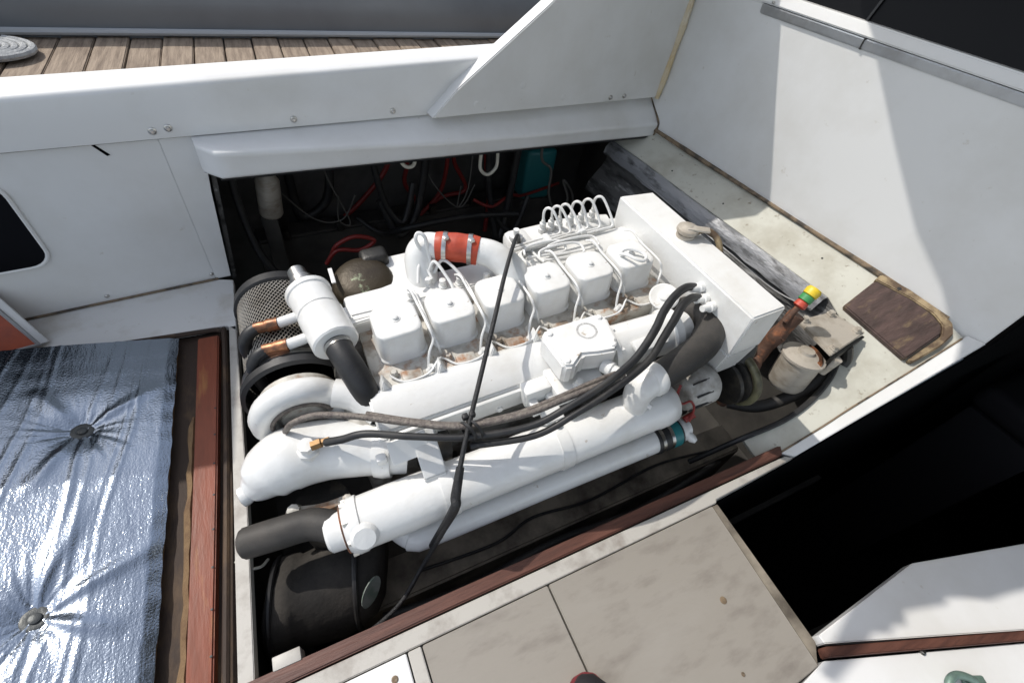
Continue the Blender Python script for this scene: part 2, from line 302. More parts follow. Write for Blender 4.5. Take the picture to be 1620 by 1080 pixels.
# wing panel rising to the bulkhead
wing = thing('wing_panel', 'white triangular wing panel rising from the coaming towards the bulkhead', 'panel', W(1.0, 0.05, 0.43))
wpoly = [(0.672, 0.433), (0.755, 0.512), (1.03, 0.716), (1.09, 0.765), (1.105, 1.0), (1.15, 1.165), (1.23, 1.205), (1.33, 1.236), (1.41, 1.267), (1.655, 1.30), (1.655, 0.433)]  # unseen upper outline shaped to cast the shadow beside the sunlit patch
rel(obj('wing_board', prism([W(s, 0.052, z) for s, z in wpoly], -WN * 0.048, 0.003), 'gel', smooth=30), wing)
for s, z in ((1.385, 0.448), (1.455, 0.449)):
    head_bolt(W(s, 0.0525, z), wing, 0)
for s, z in ((0.82, 0.462), (0.985, 0.508), (1.16, 0.462)):
    rel(obj('plug', lathe(W(s, 0.0505, z), WN, [(0, 0.011), (0.0018, 0.011), (0.0024, 0.0095), (0.0018, 0.0)], 20), 'gel'), wing)
rel(obj('corner_sealant', tube([W(1.640, 0.054, 0.43), W(1.642, 0.055, 0.6), W(1.640, 0.054, 0.75), W(1.642, 0.054, 1.0), W(1.642, 0.054, 1.28)], [0.008, 0.013, 0.009, 0.014, 0.010, 0.012, 0.009, 0.012, 0.010], 8), 'yseal'), wing)

# hatch lip
lip = thing('hatch_lip', 'white rounded moulded lip over the top of the engine opening', 'moulding', W(0.8, 0.05, 0.35))
bm = bmesh.new(); rings = []
for i in range(49):
    s = 0.060 + 1.60 * i / 48
    k = min(1.0, (s - 0.060) / 0.035); k = math.sqrt(max(0.0, 1 - (1 - k) ** 2)); q = 0.055 + 0.042 * k
    zc = 0.422 - 0.066 * (s - 0.08) if s < 0.7 else 0.381 - 0.0325 * (s - 0.7); zb = 0.357 - 0.036 * (s - 0.08)
    prof = [(0.0, 0.4255), (q * 0.5, (0.424 + zc) / 2 + 0.003), (q * 0.90, zc + 0.0025), (q * 0.965, zc), (q * 0.995, zc - 0.005), (q, zc - 0.012), (q * 0.96, zb + 0.014), (q * 0.985, zb + 0.006), (q * 0.97, zb), (q * 0.85, zb - 0.004), (0.0, zb - 0.004)]
    rings.append([bm.verts.new(W(s, o, z)) for o, z in prof])
for a, b in zip(rings, rings[1:]):
    for j in range(len(a)): bm.faces.new((a[j], a[(j + 1) % len(a)], b[(j + 1) % len(a)], b[j]))
bm.faces.new(rings[0]); bm.faces.new(rings[-1][::-1])
rel(obj('lip_moulding', bm, 'gel', smooth=60), lip)
rel(obj('lip_gasket', tube([W(0.09, 0.080, 0.350), W(0.6, 0.083, 0.332), W(1.1, 0.083, 0.314), W(1.63, 0.083, 0.294)], 0.006, 6), 'rubber'), lip)
rel(obj('cracked_sealant', tube([W(1.648, 0.012, 0.428), W(1.652, 0.05, 0.392), W(1.652, 0.09, 0.358), W(1.650, 0.10, 0.335), W(1.645, 0.098, 0.302)], [0.002, 0.004, 0.003], 6), 'seal'), lip)

# forward bulkhead with its window track
bulk = thing('bulkhead', 'tall white forward bulkhead with a sunlit patch and a metal track on top', 'bulkhead', Bk(0.8, 0.28))
rel(obj('bulkhead_panel', prism([Bk(0.178, 0.255), Bk(1.60, 0.30), Bk(1.60, 0.80), Bk(0.178, 0.80)], (0.03, 0.006, 0), 0.003), 'gel', smooth=30), bulk)
rel(obj('bulkhead_upper', prism([Bk(1.235, 0.80, -0.001), Bk(1.60, 0.80, -0.001), Bk(1.60, 1.7, -0.02), Bk(1.30, 1.7, -0.02), Bk(1.235, 1.6, -0.02)], (0.03, 0.006, 0)), 'gel', smooth=30), bulk)
tr = rel(obj('window_track', prism([Bk(0.10, 0.775, 0.006), Bk(1.225, 0.775, 0.006), Bk(1.225, 0.80, 0.010), Bk(0.10, 0.80, 0.010)], (0.045, 0.008, 0), 0.003), 'alu', smooth=30), bulk)
rel(obj('track_cap', prism([Bk(0.10, 0.802, 0.012), Bk(1.235, 0.802, 0.012), Bk(1.235, 0.832, 0.000), Bk(0.10, 0.832, 0.000)], (0.05, 0.009, 0), 0.004), 'gel', smooth=30), bulk)
rel(obj('track_joint', prism([Bk(0.897, 0.774, 0.0075), Bk(0.901, 0.774, 0.0075), Bk(0.901, 0.801, 0.0115), Bk(0.897, 0.801, 0.0115)], (0.01, 0.002, 0)), 'rubber', smooth=0), bulk)
rel(obj('window_glass', prism([Bk(0.10, 0.826, -0.03), Bk(1.235, 0.826, -0.03), Bk(1.235, 1.7, -0.20), Bk(0.10, 1.7, -0.20)], (0.006, 0.001, 0)), 'pane', smooth=0), bulk)  # near-black pane stands for the unlit cabin behind the window
rel(obj('window_mullion', prism([Bk(0.93, 0.83, -0.026), Bk(0.936, 0.83, -0.026), Bk(0.882, 1.5, -0.155), Bk(0.876, 1.5, -0.155)], (-0.004, 0, 0)), 'rubber', smooth=0), bulk)
rel(obj('track_screw', lathe(Bk(1.19, 0.81, 0.013), Bk(0, 0, 1) - Bk(0, 0, 0), [(0, 0.004), (0.003, 0.004), (0.004, 0)], 8), 'steel'), bulk)

# sloped front ledge with its flange, seam and torn insulation
ledge = thing('front_ledge', 'sloping cream ledge between the engine opening and the bulkhead', 'ledge', Sl(1.45, 0.8))
inner = [(1.02, 0.275), (1.13, 0.262), (1.22, 0.272), (1.30, 0.300), (1.36, 0.345), (1.43, 0.42), (1.449, 0.50), (1.40, 0.80), (1.35, 1.10), (1.311, 1.358), (1.285, 1.50)]
outer = [(1.44, 1.50), (1.632, 0.30), (1.628, 0.218), (1.078, 0.198), (1.02, 0.205)]
rel(obj('ledge_plate', prism([Sl(x, y) for x, y in inner + outer], -SN * 0.02, 0.001), 'cream', smooth=30), ledge)
rel(obj('ledge_flange', prism([Sl(1.075, 0.1955, 0.003), Sl(1.638, 0.2165, 0.003), Sl(1.655, 0.176, 0.003), Sl(1.10, 0.171, 0.003)], -SN * 0.03, 0.002), 'gel', smooth=30), ledge)
rel(obj('flange_seam', tube([Sl(1.075, 0.197, 0.003), Sl(1.2, 0.200, 0.004), Sl(1.28, 0.205, 0.004), Sl(1.45, 0.21, 0.004), Sl(1.62, 0.217, 0.004)], 0.0024, 6), 'seal'), ledge)
rel(obj('bulkhead_seam', tube([Bk(1.49, 0.325, 0.006), Bk(1.25, 0.317, 0.006), Bk(1.0, 0.310, 0.006), Bk(0.75, 0.302, 0.006), Bk(0.5, 0.294, 0.006), Bk(0.28, 0.287, 0.006)], [0.007, 0.009, 0.007, 0.006, 0.009, 0.006], 8), 'seal'), ledge)
bm = bmesh.new(); top = [Sl(x, y, -0.004) for x, y in inner[5:]]; low = []
for i, p in enumerate(top): low.append(p + Vector((-0.07 - 0.012 * math.sin(i * 1.7), -0.005, -0.20)))
N = 6; rows = []
for j in range(N + 1):
    f = j / N; rows.append([bm.verts.new(a.lerp(b, f) + Vector((0.012 * math.sin(7 * f + i), 0, 0)) * (f > 0)) for i, (a, b) in enumerate(zip(top, low))])
for a, b in zip(rows, rows[1:]):
    for j in range(len(a) - 1): bm.faces.new((a[j], a[j + 1], b[j + 1], b[j]))
rel(obj('insulation_face', bm, 'insul', smooth=80), ledge)
bm = bmesh.new(); rws = []
for j, (dx, dz, n_) in enumerate(((0.0, -0.003, 0), (-0.012, 0.004, .002), (-0.026, -0.006, .004), (-0.036, -0.026, .005), (-0.040, -0.050, .006))):
    rws.append([bm.verts.new(Sl(q_.x, q_.y) + Vector((dx + random.uniform(-n_, n_), 0, dz + random.uniform(-n_, n_)))) for q_ in spline([(x, y, 0) for x, y in inner[6:]], 7)])
for a, b in zip(rws, rws[1:]):
    for j in range(len(a) - 1): bm.faces.new((a[j], a[j + 1], b[j + 1], b[j]))
rel(obj('foil_edge_roll', bm, 'foil_strip', smooth=60), ledge)
rel(obj('torn_foil_edge', tube([Sl(1.30, 1.30, 0.0) + V3(-0.02, 0, -0.03), Sl(1.33, 1.12, 0) + V3(-0.03, 0, -0.035), Sl(1.36, 0.95, 0) + V3(-0.02, 0, -0.05), Sl(1.385, 0.8, 0) + V3(-0.035, 0, -0.045), Sl(1.41, 0.62, 0) + V3(-0.03, 0, -0.05), Sl(1.43, 0.50, 0) + V3(-0.02, 0, -0.03)], [0.001, 0.003, 0.0012, 0.0035, 0.001, 0.003, 0.0008], 5), 'grey_frame'), ledge)
for x, y in ((1.37, 1.22), (1.42, 0.98), (1.52, 0.62)):
    rel(obj('screw_hole', lathe(Sl(x, y, -0.001), SN, [(0, 0.0035), (0.0016, 0.0035), (0.0016, 0)], 8), 'rubber'), ledge)

pad = thing('wooden_pad', 'dark weathered wooden pad set in the corner of the cream ledge', 'wood block', Sl(1.53, 0.36))
rel(obj('pad_board', prism([Sl(x, y, 0.020) for x, y in ((1.452, 0.452), (1.568, 0.470), (1.598, 0.37), (1.606, 0.31), (1.600, 0.272), (1.580, 0.252), (1.467, 0.242))], -SN * 0.022, 0.004, 3), 'pad', smooth=30), pad)
rel(obj('flaking_edge', prism([Sl(x, y, 0.017) for x, y in ((1.571, 0.474), (1.596, 0.478), (1.618, 0.40), (1.630, 0.31), (1.627, 0.262), (1.605, 0.236), (1.56, 0.226), (1.475, 0.226), (1.470, 0.238), (1.582, 0.248), (1.604, 0.270), (1.610, 0.31), (1.601, 0.372))], -SN * 0.019, 0.003), 'oldwood', smooth=30), pad)
rel(obj('screw_hole', lathe(Sl(1.598, 0.415, 0.016), SN, [(0, 0.006), (0.0016, 0.006), (0.0018, 0)], 10), 'rubber'), pad)

# cockpit floor
fl = thing('cockpit_floor', None, None, kind='structure')
def fpart(name, pts, z, th, mt, bev=0.0015): return obj(name, flat(pts, z, th, bev), mt, fl, smooth=30)
fpart('side_strip', [(-1.7, 1.06), (-0.70, 1.090), (-0.30, 1.078), (-0.218, 1.077), (-0.196, 1.05), (-0.192, 1.27), (-0.24, 1.285), (-1.7, 1.074)], 0.0, 0.02, 'gel_dirty')
fpart('opening_edge', [(-0.213, 1.07), (-0.196, 1.07), (-0.203, 0.60), (-0.217, 0.205), (-0.242, 0.205), (-0.228, 0.60)], 0.0, 0.03, 'trim')
fpart('near_strip', [(-0.9, 0.153), (0.795, 0.153), (0.80, 0.160), (1.10, 0.171), (1.08, 0.1835), (-0.9, 0.1835)], 0.0, 0.03, 'trim')
fpart('floor_panel', [(0.053, 0.1505), (0.3155, 0.1505), (0.318, -0.20), (0.06, -0.20)], 0.0, 0.03, 'floor')
fpart('floor_panel', [(0.3195, 0.1505), (0.778, 0.1505), (0.760, -0.19), (0.322, -0.20)], 0.0, 0.03, 'floor')
fpart('floor_divider', [(0.026, 0.1505), (0.050, 0.1505), (0.056, -0.20), (0.032, -0.20)], 0.002, 0.03, 'trim')
fpart('side_panel', [(-0.9, 0.1505), (0.023, 0.1505), (0.029, -0.20), (-0.9, -0.20)], 0.0, 0.03, 'gel')
fpart('edge_trim', [(0.780, 0.1505), (0.798, 0.1505), (0.792, -0.16), (0.776, -0.175), (0.7615, -0.19)], -0.004, 0.06, 'bearer')
fpart('near_panel', [(0.28, -0.203), (0.640, -0.203), (0.776, -0.1885), (1.254, -0.3595), (1.612, -0.490), (1.7, -1.2), (0.3, -1.2)], 0.0, 0.03, 'gel')
for x, y, r in ((-0.005, 0.121, 0.006), (0.655, -0.02, 0.0075), (0.60, -0.135, 0.004)):
    obj('floor_plug', lathe((x, y, -0.002), (0, 0, 1), [(0, r), (0.003, r), (0.0038, r * 0.7), (0.0025, 0)], 14), 'seal', fl)

# companionway: cabin shell painted flat black to stand for its shade
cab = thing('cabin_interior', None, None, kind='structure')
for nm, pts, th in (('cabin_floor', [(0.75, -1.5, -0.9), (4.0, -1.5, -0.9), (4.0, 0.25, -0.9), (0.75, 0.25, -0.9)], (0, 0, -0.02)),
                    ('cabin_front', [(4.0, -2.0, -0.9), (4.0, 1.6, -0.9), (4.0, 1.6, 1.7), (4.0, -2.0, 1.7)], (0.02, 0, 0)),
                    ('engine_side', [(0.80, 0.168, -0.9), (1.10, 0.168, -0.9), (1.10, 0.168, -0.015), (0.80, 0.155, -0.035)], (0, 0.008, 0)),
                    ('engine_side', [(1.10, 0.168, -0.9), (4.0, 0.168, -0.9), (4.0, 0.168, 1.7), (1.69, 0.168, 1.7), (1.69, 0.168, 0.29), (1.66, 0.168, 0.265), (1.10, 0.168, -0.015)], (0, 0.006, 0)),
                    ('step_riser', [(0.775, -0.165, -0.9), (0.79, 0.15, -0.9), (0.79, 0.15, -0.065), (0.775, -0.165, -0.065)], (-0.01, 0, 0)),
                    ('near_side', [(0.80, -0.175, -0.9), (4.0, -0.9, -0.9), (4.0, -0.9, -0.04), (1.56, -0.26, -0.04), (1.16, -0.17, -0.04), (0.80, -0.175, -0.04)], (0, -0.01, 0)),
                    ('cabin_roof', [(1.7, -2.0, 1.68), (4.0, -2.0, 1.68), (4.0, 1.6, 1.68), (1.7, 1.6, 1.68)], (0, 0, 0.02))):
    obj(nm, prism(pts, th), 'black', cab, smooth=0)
seat = thing('cabin_seat', 'dark seat edge just visible in the shadowed cabin, right of the ledge', 'seat', (1.95, 0.02, -0.3))
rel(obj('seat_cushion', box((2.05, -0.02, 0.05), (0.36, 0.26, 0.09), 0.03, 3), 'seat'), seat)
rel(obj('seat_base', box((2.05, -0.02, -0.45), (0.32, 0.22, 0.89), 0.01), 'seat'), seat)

# locker lid at lower right with brown batten
lid = thing('side_locker_top', 'white angular locker top with a brown batten beside the dark companionway', 'locker', (1.0, -0.2, 0))
rel(obj('lid_board', flat([(0.803, -0.152), (1.158, -0.145), (1.54, -0.245), (1.80, -0.40), (1.60, -0.462), (1.262, -0.338), (0.802, -0.168)], 0.004, 0.03, 0.002), 'gel', smooth=30), lid)
rel(obj('batten', prism([(0.792, -0.1705, 0.014), (1.262, -0.3405, 0.014), (1.62, -0.470, 0.014), (1.612, -0.487, 0.014), (1.254, -0.3565, 0.014), (0.784, -0.1865, 0.014)], (0, 0, -0.03), 0.002), 'railwood', smooth=30), lid)
rel(obj('bolt', lathe((1.0, -0.268, -0.001), (0, 0, 1), [(0, 0.007), (0.003, 0.007), (0.004, 0.004), (0.007, 0.004), (0.007, 0)], 10), 'steel'), lid)
hd = thing('lifting_ring', 'verdigris metal lifting handle lying on the white floor at bottom right', 'handle', (1.02, -0.34, 0))
rel(obj('ring', tube([(0.968, -0.335, 0.012), (0.985, -0.318, 0.020), (1.010, -0.318, 0.022), (1.035, -0.335, 0.020), (1.045, -0.355, 0.012)], 0.0075, 10), 'verdigris'), hd)
rel(obj('hinge_plate', box((1.048, -0.352, 0.006), (0.050, 0.034, 0.010), 0.003, 2, Matrix.Rotation(-0.4, 4, 'Z')), 'verdigris'), hd)
rel(obj('foot_plate', box((0.958, -0.340, 0.005), (0.024, 0.030, 0.008), 0.003, 2, Matrix.Rotation(-0.4, 4, 'Z')), 'verdigris'), hd)

# wooden rail along the near side of the opening
rail = thing('wooden_rail', 'reddish brown wooden rail along the near edge of the engine bay', 'rail', (0.4, 0.2, 0))
rel(obj('rail_board', prism([(-0.23, 0.186, 0.006), (1.070, 0.188, 0.006), (1.092, 0.213, 0.006), (-0.23, 0.213, 0.006)], (0, 0, -0.06), 0.0025), 'railwood', smooth=30), rail)
rel(obj('rail_end_block', box((-0.165, 0.222, -0.018), (0.045, 0.022, 0.05), 0.002), 'trim'), rail)

# ---------------------------------------------------------------- hatch with foil, left
fr = thing('rotten_hatch_surround', 'rotten hatch surround with a red varnished board along its right side', 'frame', (-0.27, 0.6, 0))
rel(obj('frame_rebate', flat([(-1.7, 1.073), (-0.70, 1.088), (-0.222, 1.074), (-0.230, 0.60), (-0.25, 0.0), (-0.42, 0.0), (-0.35, 1.0), (-1.7, 1.0)], -0.022, 0.03), 'rot', smooth=30), fr)
rb = rel(obj('red_board', prism([(-0.287, 1.045, 0.002), (-0.238, 1.045, 0.002), (-0.258, 0.60, 0.002), (-0.285, 0.05, 0.002), (-0.323, 0.05, 0.002), (-0.302, 0.60, 0.002)], (0, 0, -0.03), 0.003), 'redwood', smooth=30), fr)
for k in range(9):
    y = 0.80 - 0.075 * k; x = -0.2385 - (1.045 - y) * 0.0445 - 0.005
    rel(obj('tack_hole', lathe((x, y, 0.001), (0, 0, 1), [(0, 0.0022), (0.0016, 0.0022), (0.0018, 0)], 8), 'rubber'), fr)
bm = bmesh.new(); pts = []
for k in range(26):
    y = 0.80 - k * 0.03; pts.append((-0.304 - (0.8 - y) * 0.032 + random.uniform(-.0015, .0015), y, -0.012 + random.uniform(-.004, .004)))
add_tube(bm, pts, [0.003] + [random.uniform(0.004, 0.011) for _ in range(24)], 6, 1)
rel(obj('foam_strip', bm, 'foam'), fr)
rel(obj('gasket', tube([(-1.6, 1.066, 0.0), (-0.70, 1.082, -0.002), (-0.30, 1.070, -0.001), (-0.236, 1.064, -0.002), (-0.226, 1.04, -0.002), (-0.232, 0.8, -0.002), (-0.245, 0.5, -0.002), (-0.268, 0.05, -0.002)], 0.0065, 8), 'rot'), fr)

WASH = [(-0.497, 0.803), (-0.520, 0.432)]
foil = thing('foil_hatch_panel', 'hatch panel faced with crinkled silver foil, pinned down by two washers', 'hatch panel', (-0.6, 0.6, 0))
bm = bmesh.new(); NX, NY = 190, 260; grid = []
folds = [(-0.385, 0.0035, .007), (-0.40, .002, .004), (-0.43, 0.003, .006), (-0.455, .004, .007), (-0.545, 0.004, .006), (-0.565, .003, .005), (-0.60, .003, .007), (-0.63, .004, .006), (-0.67, .003, .006), (-0.72, .004, .008)]
def fh(x, y):
    h = 0.0012 * math.sin(x * 21 + y * 3) * math.sin(y * 9 + 1)
    for fx, a, wd in folds:
        c = fx - 0.11 * (1.06 - y) + 0.006 * math.sin(y * 13 + fx * 40)
        h += 0.5 * a * math.exp(-((x - c) / (0.7 * wd)) ** 2) * (0.35 + 0.65 * abs(math.sin(y * 5 + fx * 31)))
    for (wx, wy) in WASH:
        dx, dy = x - wx, y - wy; d = math.hypot(dx, dy); a = math.atan2(dy, dx)
        h -= 0.013 * math.exp(-(d / 0.042) ** 2)
        env = (0.35 + 0.65 * abs(math.sin(1.5 * a + wy * 4))) * math.exp(-(d / (0.045 + 0.02 * math.sin(2 * a + wy * 11))) ** 1.5) * min(1, d / 0.022)
        h += 0.0022 * env * (math.sin(13 * a + 2 * math.sin(3 * a + wy * 9)) + 0.8 * math.sin(29 * a + 1 + 40 * d + wy * 5))
    for (wx, wy), ang, ln in ((WASH[0], 0.62, .17), (WASH[1], 0.42, .2), (WASH[1], -0.5, .14), (WASH[0], 2.2, .15), (WASH[0], -2.0, .16), (WASH[1], 1.35, .22)):
        dx, dy = x - wx, y - wy; u = dx * math.cos(ang) + dy * math.sin(ang); v = -dx * math.sin(ang) + dy * math.cos(ang)
        if 0 < u < ln: h += 0.0045 * math.sin(math.pi * u / ln) * math.exp(-(v / (0.005 + 0.08 * u)) ** 2)
    return h
for j in range(NY + 1):
    y = 0.02 + 1.04 * j / NY; xr = -0.331 - (1.06 - y) * 0.036 + 0.001 * math.sin(y * 37) + 0.0008 * math.sin(y * 113)
    grid.append([])
    for i in range(NX + 1):
        x = xr - 0.62 * (1 - i / NX); e = min(1, (NX - i) / 6)
        y2 = y - (0.03 * (xr - x) if j > NY - 3 else 0.03 * (xr - x) * (j / NY))
        grid[-1].append(bm.verts.new((x, y2, 0.004 + 0.20 * (xr - x) + fh(x, y2) - 0.006 * (1 - e))))
for j in range(NY):
    for i in range(NX): bm.faces.new((grid[j][i], grid[j][i + 1], grid[j + 1][i + 1], grid[j + 1][i]))
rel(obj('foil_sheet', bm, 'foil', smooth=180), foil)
rel(obj('panel_core', prism([(-0.337, 1.045, -0.016), (-0.376, 0.02, -0.016), (-0.98, 0.02, 0.10), (-0.945, 1.02, 0.10)], (0, 0, -0.02)), 'foam', smooth=30), foil)
for x, y in WASH:
    wsh = rel(obj('washer', lathe((x, y, -0.010 + 0.20 * (-0.331 - (1.06 - y) * 0.036 - x)), (0.20, 0, 1), [(0, 0.020), (0.003, 0.020), (0.0045, 0.017), (0.003, 0.010), (0.003, 0.009), (0.006, 0.0085), (0.007, 0.006), (0.007, 0)], 24), 'washer'), foil)

# orange board in a grey frame, far left
ob = thing('framed_orange_board', 'orange-red board in a pale frame standing on the floor at the left edge', 'board', (-0.68, 1.15, 0))
q = [V3(-0.70, 1.215, 0.13), V3(-0.617, 1.112, 0.012), V3(-0.78, 1.075, 0.012), V3(-0.90, 1.16, 0.13)]
nrm = (q[1] - q[0]).cross(q[2] - q[0]).normalized(); nrm = nrm if nrm.z > 0 else -nrm
rel(obj('board', prism(q, -nrm * 0.012, 0.001), 'orange', smooth=30), ob)
rel(obj('frame_edge', tube([q[3] + nrm * .002, q[0] + nrm * .002, q[1] + nrm * .002, q[2] + nrm * .002], 0.007, 6, curve=False), 'grey_frame'), ob)
rel(obj('frame_side', prism([q[0] + nrm * .004, q[1] + nrm * .004, q[1] + V3(.016, .008, -.002), q[0] + V3(.016, .012, .006)], -nrm * 0.010, 0.001), 'gel', smooth=30), ob)

# ---------------------------------------------------------------- dock and neighbour boat
dock = thing('dock', 'weathered timber dock beyond the coaming', 'dock', (0, 2.2, 0.3))
DT = Vector((0.995, 0.10, 0)); DN2 = Vector((-0.06, 0.998, 0))
pm = None
for k in range(37):
    x0 = -1.75 + 0.104 * k
    o = obj('plank', prism([Vector((x0, 1.62, 0.3)), Vector((x0 + 0.099, 1.63, 0.3)), Vector((x0 + 0.099 + 0.0, 2.75, 0.3)), Vector((x0 + 0.0, 2.75, 0.3))], (0, 0, -0.03), 0.003), 'plank', smooth=30)
    for v in o.data.vertices: v.co.z += 0.003 * math.sin(k * 2.3)
    rel(o, dock)
rel(obj('stringer', box((0.3, 2.2, 0.22), (4.2, 0.12, 0.09)), 'plank'), dock)
rel(obj('piling', box((0.3, 2.2, -0.5), (0.2, 0.2, 1.4), 0.02), 'plank'), dock)
nb = thing('neighbour_boat', 'smooth grey boat hull moored on the far side of the dock', 'boat', (0.4, 2.6, 0.3))
bm = bmesh.new(); rings = []
prof = [(0.0, -1.2), (0.0, 0.0), (0.0, 0.312), (-0.010, 0.38), (-0.004, 0.45), (0.03, 0.52), (0.10, 0.57), (0.22, 0.595), (0.6, 0.60), (0.9, 0.56), (0.9, -1.2)]
for i in range(21):
    x = -2.2 + 6.2 * i / 20; y0 = 2.475 + 0.112 * x
    rings.append([bm.verts.new((x, y0 + a, z)) for a, z in prof])
for a, b in zip(rings, rings[1:]):
    for j in range(len(a)): bm.faces.new((a[j], a[(j + 1) % len(a)], b[(j + 1) % len(a)], b[j]))
bm.faces.new(rings[0]); bm.faces.new(rings[-1][::-1])
rel(obj('hull', bm, 'hull', smooth=60), nb)
rel(obj('rub_strip', tube([(-2.2, 2.462 - 0.2464, 0.320), (0, 2.462, 0.320), (4.0, 2.462 + 0.448, 0.320)], 0.012, 8), 'rub'), nb)
rope = thing('rope_coil', 'flat coil of pale rope lying on the dock planks at the far left', 'rope', (-0.74, 2.21, 0.305))
bm = bmesh.new(); pts = []
for k in range(110):
    a = k * 0.30; r = 0.02 + 0.115 * k / 110; pts.append((-0.775 + r * math.cos(a), 2.205 + r * 0.8 * math.sin(a), 0.318))
add_tube(bm, pts, 0.011, 8, 1)
rel(obj('rope_turns', bm, 'rope'), rope)

# unseen board added off to the left to cast shade on the foil panel
pl_ = thing('foil_shade_board', 'unseen grey board added above the far left to shade the foil panel', 'shade board', (-1.2, 1.5, 0))
rel(obj('shade_panel', prism([(x, y, 1.0) for x, y in ((-1.20, 1.258), (-1.0, 1.265), (-0.86, 1.245), (-0.83, 1.55), (-0.86, 2.1), (-2.2, 2.0), (-2.2, 1.16))], (0, 0, 0.03), 0.004), 'hull', smooth=30), pl_)
for x, y in ((-1.35, 1.30), (-2.1, 1.3)): rel(obj('shade_prop', tube([(x, y, 0.0), (x, y, 1.0)], 0.012, 8, curve=False), 'alu'), pl_)

# unseen awning added overhead, outline shaped to cast the shadow edges at right
aw = [(-0.285, 0.784), (-0.173, 0.796), (-0.129, 0.806), (-0.09, 0.79), (-0.068, 0.796), (-0.04, 0.786), (-0.016, 0.803), (0.04, 0.788), (0.092, 0.772), (0.114, 0.778), (0.165, 0.757), (0.211, 0.732), (0.28, 0.719), (0.338, 0.705), (0.44, 0.66), (0.46, -2.5), (4.2, -2.5), (4.2, 1.9), (1.02, 1.48), (0.959, 1.405), (0.888, 1.325), (0.82, 1.235), (0.79, 1.148), (0.72, 1.06), (0.45, 0.98), (0.0, 0.90), (-0.2, 0.84), (-0.30, 0.81)]
obj('shadow_awning', prism([(x, y, 1.7) for x, y in aw], (0, 0, 0.004)), 'canvas', smooth=0, label='unseen awning added high above the companionway to cast shade', category='awning')

# ---------------------------------------------------------------- the engine (local: u forward, v towards the dock, w up; 0 = top of the rear valve cover)
eng = thing('marine_engine', 'white painted six cylinder diesel engine filling the open engine bay', 'engine')
ay, ap = math.radians(0.44), math.radians(6.24)
EU = Vector((math.cos(ay) * math.cos(ap), math.sin(ay) * math.cos(ap), math.sin(ap))); EV = Vector((-math.sin(ay), math.cos(ay), 0)); EW = EU.cross(EV)
EO = Vector((0.1555, 0.684, 0.3013))
eng.matrix_world = Matrix(((EU.x, EV.x, EW.x, EO.x), (EU.y, EV.y, EW.y, EO.y), (EU.z, EV.z, EW.z, EO.z), (0, 0, 0, 1)))
def E(u, v, w): return EO + EU * u + EV * v + EW * w
def toE(p): d = Vector(p) - EO; return (d.dot(EU), d.dot(EV), d.dot(EW))
P = 'paint'
def ep(name, bm, mt, parent=None, **k): return obj(name, bm, mt, parent or eng, **k)
UA, VA, WA = (1, 0, 0), (0, 1, 0), (0, 0, 1)

# block, head, bearers
bm = bmesh.new()
add_box(bm, (0.31, 0.0, -0.33), (0.84, 0.26, 0.36), 0.012); add_box(bm, (-0.13, 0.0, -0.30), (0.05, 0.36, 0.36), 0.02); add_box(bm, (0.31, 0.0, -0.52), (0.70, 0.22, 0.05), 0.02)
ep('engine_block', bm, 'block')
bm = bmesh.new(); add_box(bm, (0.30, 0.0, -0.115), (0.76, 0.225, 0.07), 0.006)
for i in range(6):
    add_box(bm, (0.12 * i, -0.095, -0.083), (0.045, 0.03, 0.018), 0.006); add_box(bm, (0.12 * i + 0.06, -0.085, -0.083), (0.03, 0.026, 0.02), 0.006)
    add_lathe(bm, (0.12 * i + 0.045, -0.075, -0.09), WA, [(0, 0.010), (0.02, 0.010), (0.026, 0.006), (0.026, 0)], 6)
    add_lathe(bm, (0.12 * i - 0.035, -0.082, -0.09), WA, [(0, 0.009), (0.018, 0.009), (0.024, 0.006), (0.024, 0)], 6)
ep('cylinder_head', bm, 'head')
bm = bmesh.new()
for u in (0.02, 0.6):
    for sv in (-1, 1): add_box(bm, (u, sv * 0.17, -0.43), (0.10, 0.14, 0.03), 0.006); add_box(bm, (u, sv * 0.25, -0.445), (0.09, 0.09, 0.05), 0.01)
ep('mounting_feet', bm, 'dark_iron')
# valve covers
cbm = bmesh.new()
prof = [(-0.082, 0.0535), (-0.074, 0.0535), (-0.070, 0.0508), (-0.008, 0.0488), (-0.003, 0.0478), (-0.0008, 0.0458), (0.0, 0.0430)]
rr = []
for h, a in prof:
    ring = []
    for q in range(4):
        for k in range(5):
            t = math.pi / 2 * (q + k / 4.0); cr = 0.023
            cx = (a - cr) * (1 if q in (0, 3) else -1); cy = (a - cr) * (1 if q in (0, 1) else -1)
            ring.append(cbm.verts.new((cx + cr * math.cos(t), cy + cr * math.sin(t), h)))
    rr.append(ring)
for a, b in zip(rr, rr[1:]):
    for j in range(len(a)): cbm.faces.new((a[j], a[(j + 1) % len(a)], b[(j + 1) % len(a)], b[j]))
cbm.faces.new(rr[0][::-1]); cbm.faces.new(rr[-1])
c0 = ep('valve_cover', cbm, P, smooth=35)
b0 = obj('cover_bolt', lathe((0, 0, -0.001), WA, [(0, 0.011), (0.0022, 0.011), (0.003, 0.009), (0.003, 0.0068), (0.0075, 0.0062), (0.0088, 0.0045), (0.0088, 0)], 12), P, c0)
for i in range(1, 6):
    c = c0.copy(); C.objects.link(c); c.parent = eng; c.location = (0.12 * i, 0, random.uniform(-.001, .001)); c.rotation_euler = (0, 0, random.uniform(-.02, .02))
    b = b0.copy(); C.objects.link(b); b.parent = c
ring = tube([(0.566, 0.002, 0.006), (0.572, -0.018, 0.016), (0.582, -0.040, 0.017), (0.598, -0.050, 0.014), (0.615, -0.040, 0.012), (0.616, -0.022, 0.012), (0.600, -0.005, 0.014), (0.582, 0.004, 0.013), (0.568, 0.002, 0.008)], 0.0042, 8)
